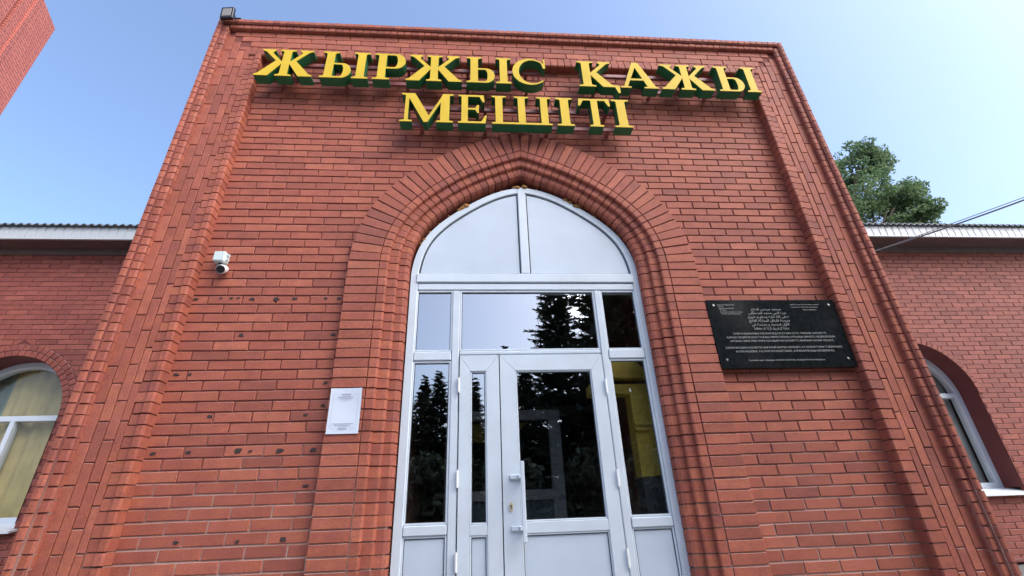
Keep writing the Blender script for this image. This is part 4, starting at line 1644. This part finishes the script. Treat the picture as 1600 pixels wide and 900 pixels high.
bt = thing('broadleaf_tree', 'leafy green tree rising behind the right wing roof', 'tree', (13.2, 9.5, 0))
rt = random.Random(5)
main = [(13.0, 9.6, 12.3, 1.5), (14.45, 9.2, 13.75, .60), (14.0, 9.4, 13.0, .8), (14.85, 9.2, 13.2, .42), (14.3, 9.4, 11.6, 1.1), (15.0, 9.2, 11.8, .55),
        (15.5, 9.1, 11.95, .42), (15.3, 9.2, 11.1, .60), (15.7, 9.0, 10.9, .40), (13.5, 9.8, 10.6, 1.4), (14.8, 9.5, 10.6, .9), (12.0, 9.8, 11.0, 1.8), (12.4, 10, 9.2, 1.7),
        (14.0, 9.8, 9.3, 1.2), (11.4, 10, 12.6, 1.4), (15.2, 9.6, 9.9, .7)]
cl = []
for x, y, z, r_ in main:
    for i in range(int(16 + 34 * r_)):
        a = rt.uniform(0, 2 * math.pi); ph = rt.uniform(-1, 1)
        q = r_ * rt.uniform(.35, 1.22)
        cl.append((x + q * math.cos(a) * math.sqrt(1 - ph * ph), y + q * math.sin(a) * math.sqrt(1 - ph * ph), z + q * ph * .9, rt.uniform(.10, .34)))
leaf_cloud('crown', cl, 42000, .068, 'leaves', bt, 3)
tb = MB()
tb.tube([(13.2, 9.5, 0), (13.15, 9.6, 4), (13.0, 9.6, 8), (13.1, 9.6, 11)], .24, 10, .07)
tb.build('trunk', 'bark', bt)
lb = MB()
for x, y, z, r_ in main:
    lb.tube([(13.05, 9.6, max(4.5, z - 3.2)), ((13.05 + x) / 2 + .1, y, z - 1.0), (x, y, z + r_ * .3)], .06, 5, .012)
lb.build('limb', 'bark', bt)


def conifer(h, r0, seed, spread):
    """one conifer as (crown verts, faces, tint, trunk) in local coordinates"""
    rg = random.Random(seed)
    V, F, T = [], [], []
    z = h * .10
    while z < h * .985:
        f = 1 - z / h
        rr = r0 * (f ** .8) * rg.uniform(.8, 1.1)
        nb = max(5, int(7 + 6 * f))
        a0 = rg.uniform(0, 6.28)
        for b in range(nb):
            a = a0 + 2 * math.pi * (b + rg.uniform(-.3, .3)) / nb
            L_ = rr * rg.uniform(.65, 1.12)
            if L_ < .08:
                continue
            droop = rg.uniform(-.28, -.02) if spread < .5 else rg.uniform(-.1, .25)
            dx, dy = math.cos(a), math.sin(a)
            zj_ = z + rg.uniform(-.6, .6) * h * .035
            m_ = max(7, int(L_ * 17))
            for k_ in range(m_):
                t_ = (k_ + rg.random()) / m_
                if t_ < .15:
                    continue
                px, py = dx * L_ * t_, dy * L_ * t_
                pz = zj_ + droop * L_ * t_ + .10 * L_ * t_ * t_
                tl = (.13 + .20 * (1 - t_)) * (.7 + .3 * L_) * rg.uniform(.7, 1.25)
                for sg in (-1, 1, 0):
                    if sg == 0 and rg.random() < .4:
                        continue
                    ang = a + sg * rg.uniform(.5, 1.1) + rg.uniform(-.2, .2)
                    ux, uy = math.cos(ang), math.sin(ang)
                    uz_ = rg.uniform(-.25, .35)
                    w_ = tl * .30
                    k0 = len(V)
                    nx_, ny_ = -uy, ux
                    tilt = rg.uniform(-.6, .6)
                    V += [(px - nx_ * w_, py - ny_ * w_, pz - tilt * w_), (px + ux * tl, py + uy * tl, pz + uz_ * tl), (px + nx_ * w_, py + ny_ * w_, pz + tilt * w_)]
                    F.append((k0, k0 + 1, k0 + 2))
                    T.append(min(1, max(0, t_ * .7 + rg.uniform(-.1, .4))))
        z += h * .022 * rg.uniform(.8, 1.2) * (1.0 if f > .3 else .8)
    for i in range(1500):                       # inner foliage
        z = h * rg.uniform(.06, .93)
        f = 1 - z / h
        rr = r0 * (f ** .8) * .62 * math.sqrt(rg.random())
        a = rg.uniform(0, 6.28)
        q = .07 + .13 * f
        c = Vector((rr * math.cos(a), rr * math.sin(a), z))
        k0 = len(V)
        for _ in range(3):
            V.append(tuple(c + Vector((rg.gauss(0, q), rg.gauss(0, q), rg.gauss(0, q)))))
        F.append((k0, k0 + 1, k0 + 2))
        T.append(rg.uniform(0, .35))
    return V, F, T


protos = []
for h, r0, sd2, sp in ((1.0 * 9, 2.3, 11, .2), (1.0 * 12, 2.9, 23, .8)):
    v, f, tt = conifer(h, r0, sd2, sp)
    me = mesh_data('crown', v, f, 'needles')
    at = me.attributes.new('rnd', 'FLOAT', 'FACE')
    at.data.foreach_set('value', tt)
    m_ = MB().tube([(0, 0, 0), (.03, 0, h * .5), (0, 0, h * .97)], h * .017, 8, .01)
    protos.append((me, mesh_data('trunk', m_.v, m_.f, 'bark')))
spots = [(3.9, -9.3, 1, 1.12), (6.4, -9.6, 1, 1.15), (-1.45, -9.2, 1, .455), (-2.45, -9.0, 1, .47), (-.45, -9.3, 1, .435), (.45, -9.4, 0, .70), (1.05, -9.7, 0, .675),
         (-3.9, -9.6, 0, .72), (-5.6, -10.5, 0, .8), (-7.6, -12, 1, .7), (8.6, -8.6, 1, 1.1), (2.6, -12.5, 1, .95), (-2.2, -12.5, 0, .70), (-4.6, -14, 0, .75),
         (11.0, -8.8, 1, 1.1), (-10.5, -11.5, 0, .95), (5.0, -13, 1, 1.1), (8.0, -13.0, 0, 1.3), (-.6, -13, 0, .7), (13.5, -9, 1, 1.0)]
words_ = ['tall spreading conifer mirrored in the middle and right panes of the entrance', 'short conifer mirrored in the left sidelight of the entrance']
for i, (x, y, k_, s_) in enumerate(spots):
    c_me, t_me = protos[k_]
    t = thing('conifer', 'dark conifer in the row facing the entrance, seen only mirrored in the glass', 'tree', (x, y, 0), 'conifers facing the entrance')
    if i == 0:
        t['label'] = words_[0]
    wd_ = 1.3 if s_ < .5 else 1.0
    t.scale = (s_ * wd_, s_ * wd_, s_)
    t.rotation_euler = (0, 0, i * 1.7)
    for me in (c_me, t_me):
        o = bpy.data.objects.new(me.name.split('.')[0], me)
        COL.objects.link(o)
        o.parent = t

# ------------------------------------------------------------------ leafy screen added out of view to darken low reflections in the glass
hg = thing('added_hedge', 'dark leafy screen added out of view so that low reflections in the door glass stay dark', 'added_hedge', (0, -8.0, 0))
rh = random.Random(9)
cl = []
x = -13.0
while x < 14:
    for i in range(7):
        cl.append((x + rh.uniform(-.3, .3), -7.6 + rh.uniform(-.35, .35), rh.uniform(.3, 2.75), rh.uniform(.28, .48)))
    x += .4
leaf_cloud('foliage', cl, 26000, .13, 'needles', hg, 21)
hm = MB()
x = -12.8
while x < 13.8:
    hm.tube([(x, -7.6, 0), (x + .05, -7.6, 1.2), (x + .1, -7.55, 2.3)], .03, 5, .008)
    x += .9
hm.build('stems', 'bark', hg, kind='stuff')
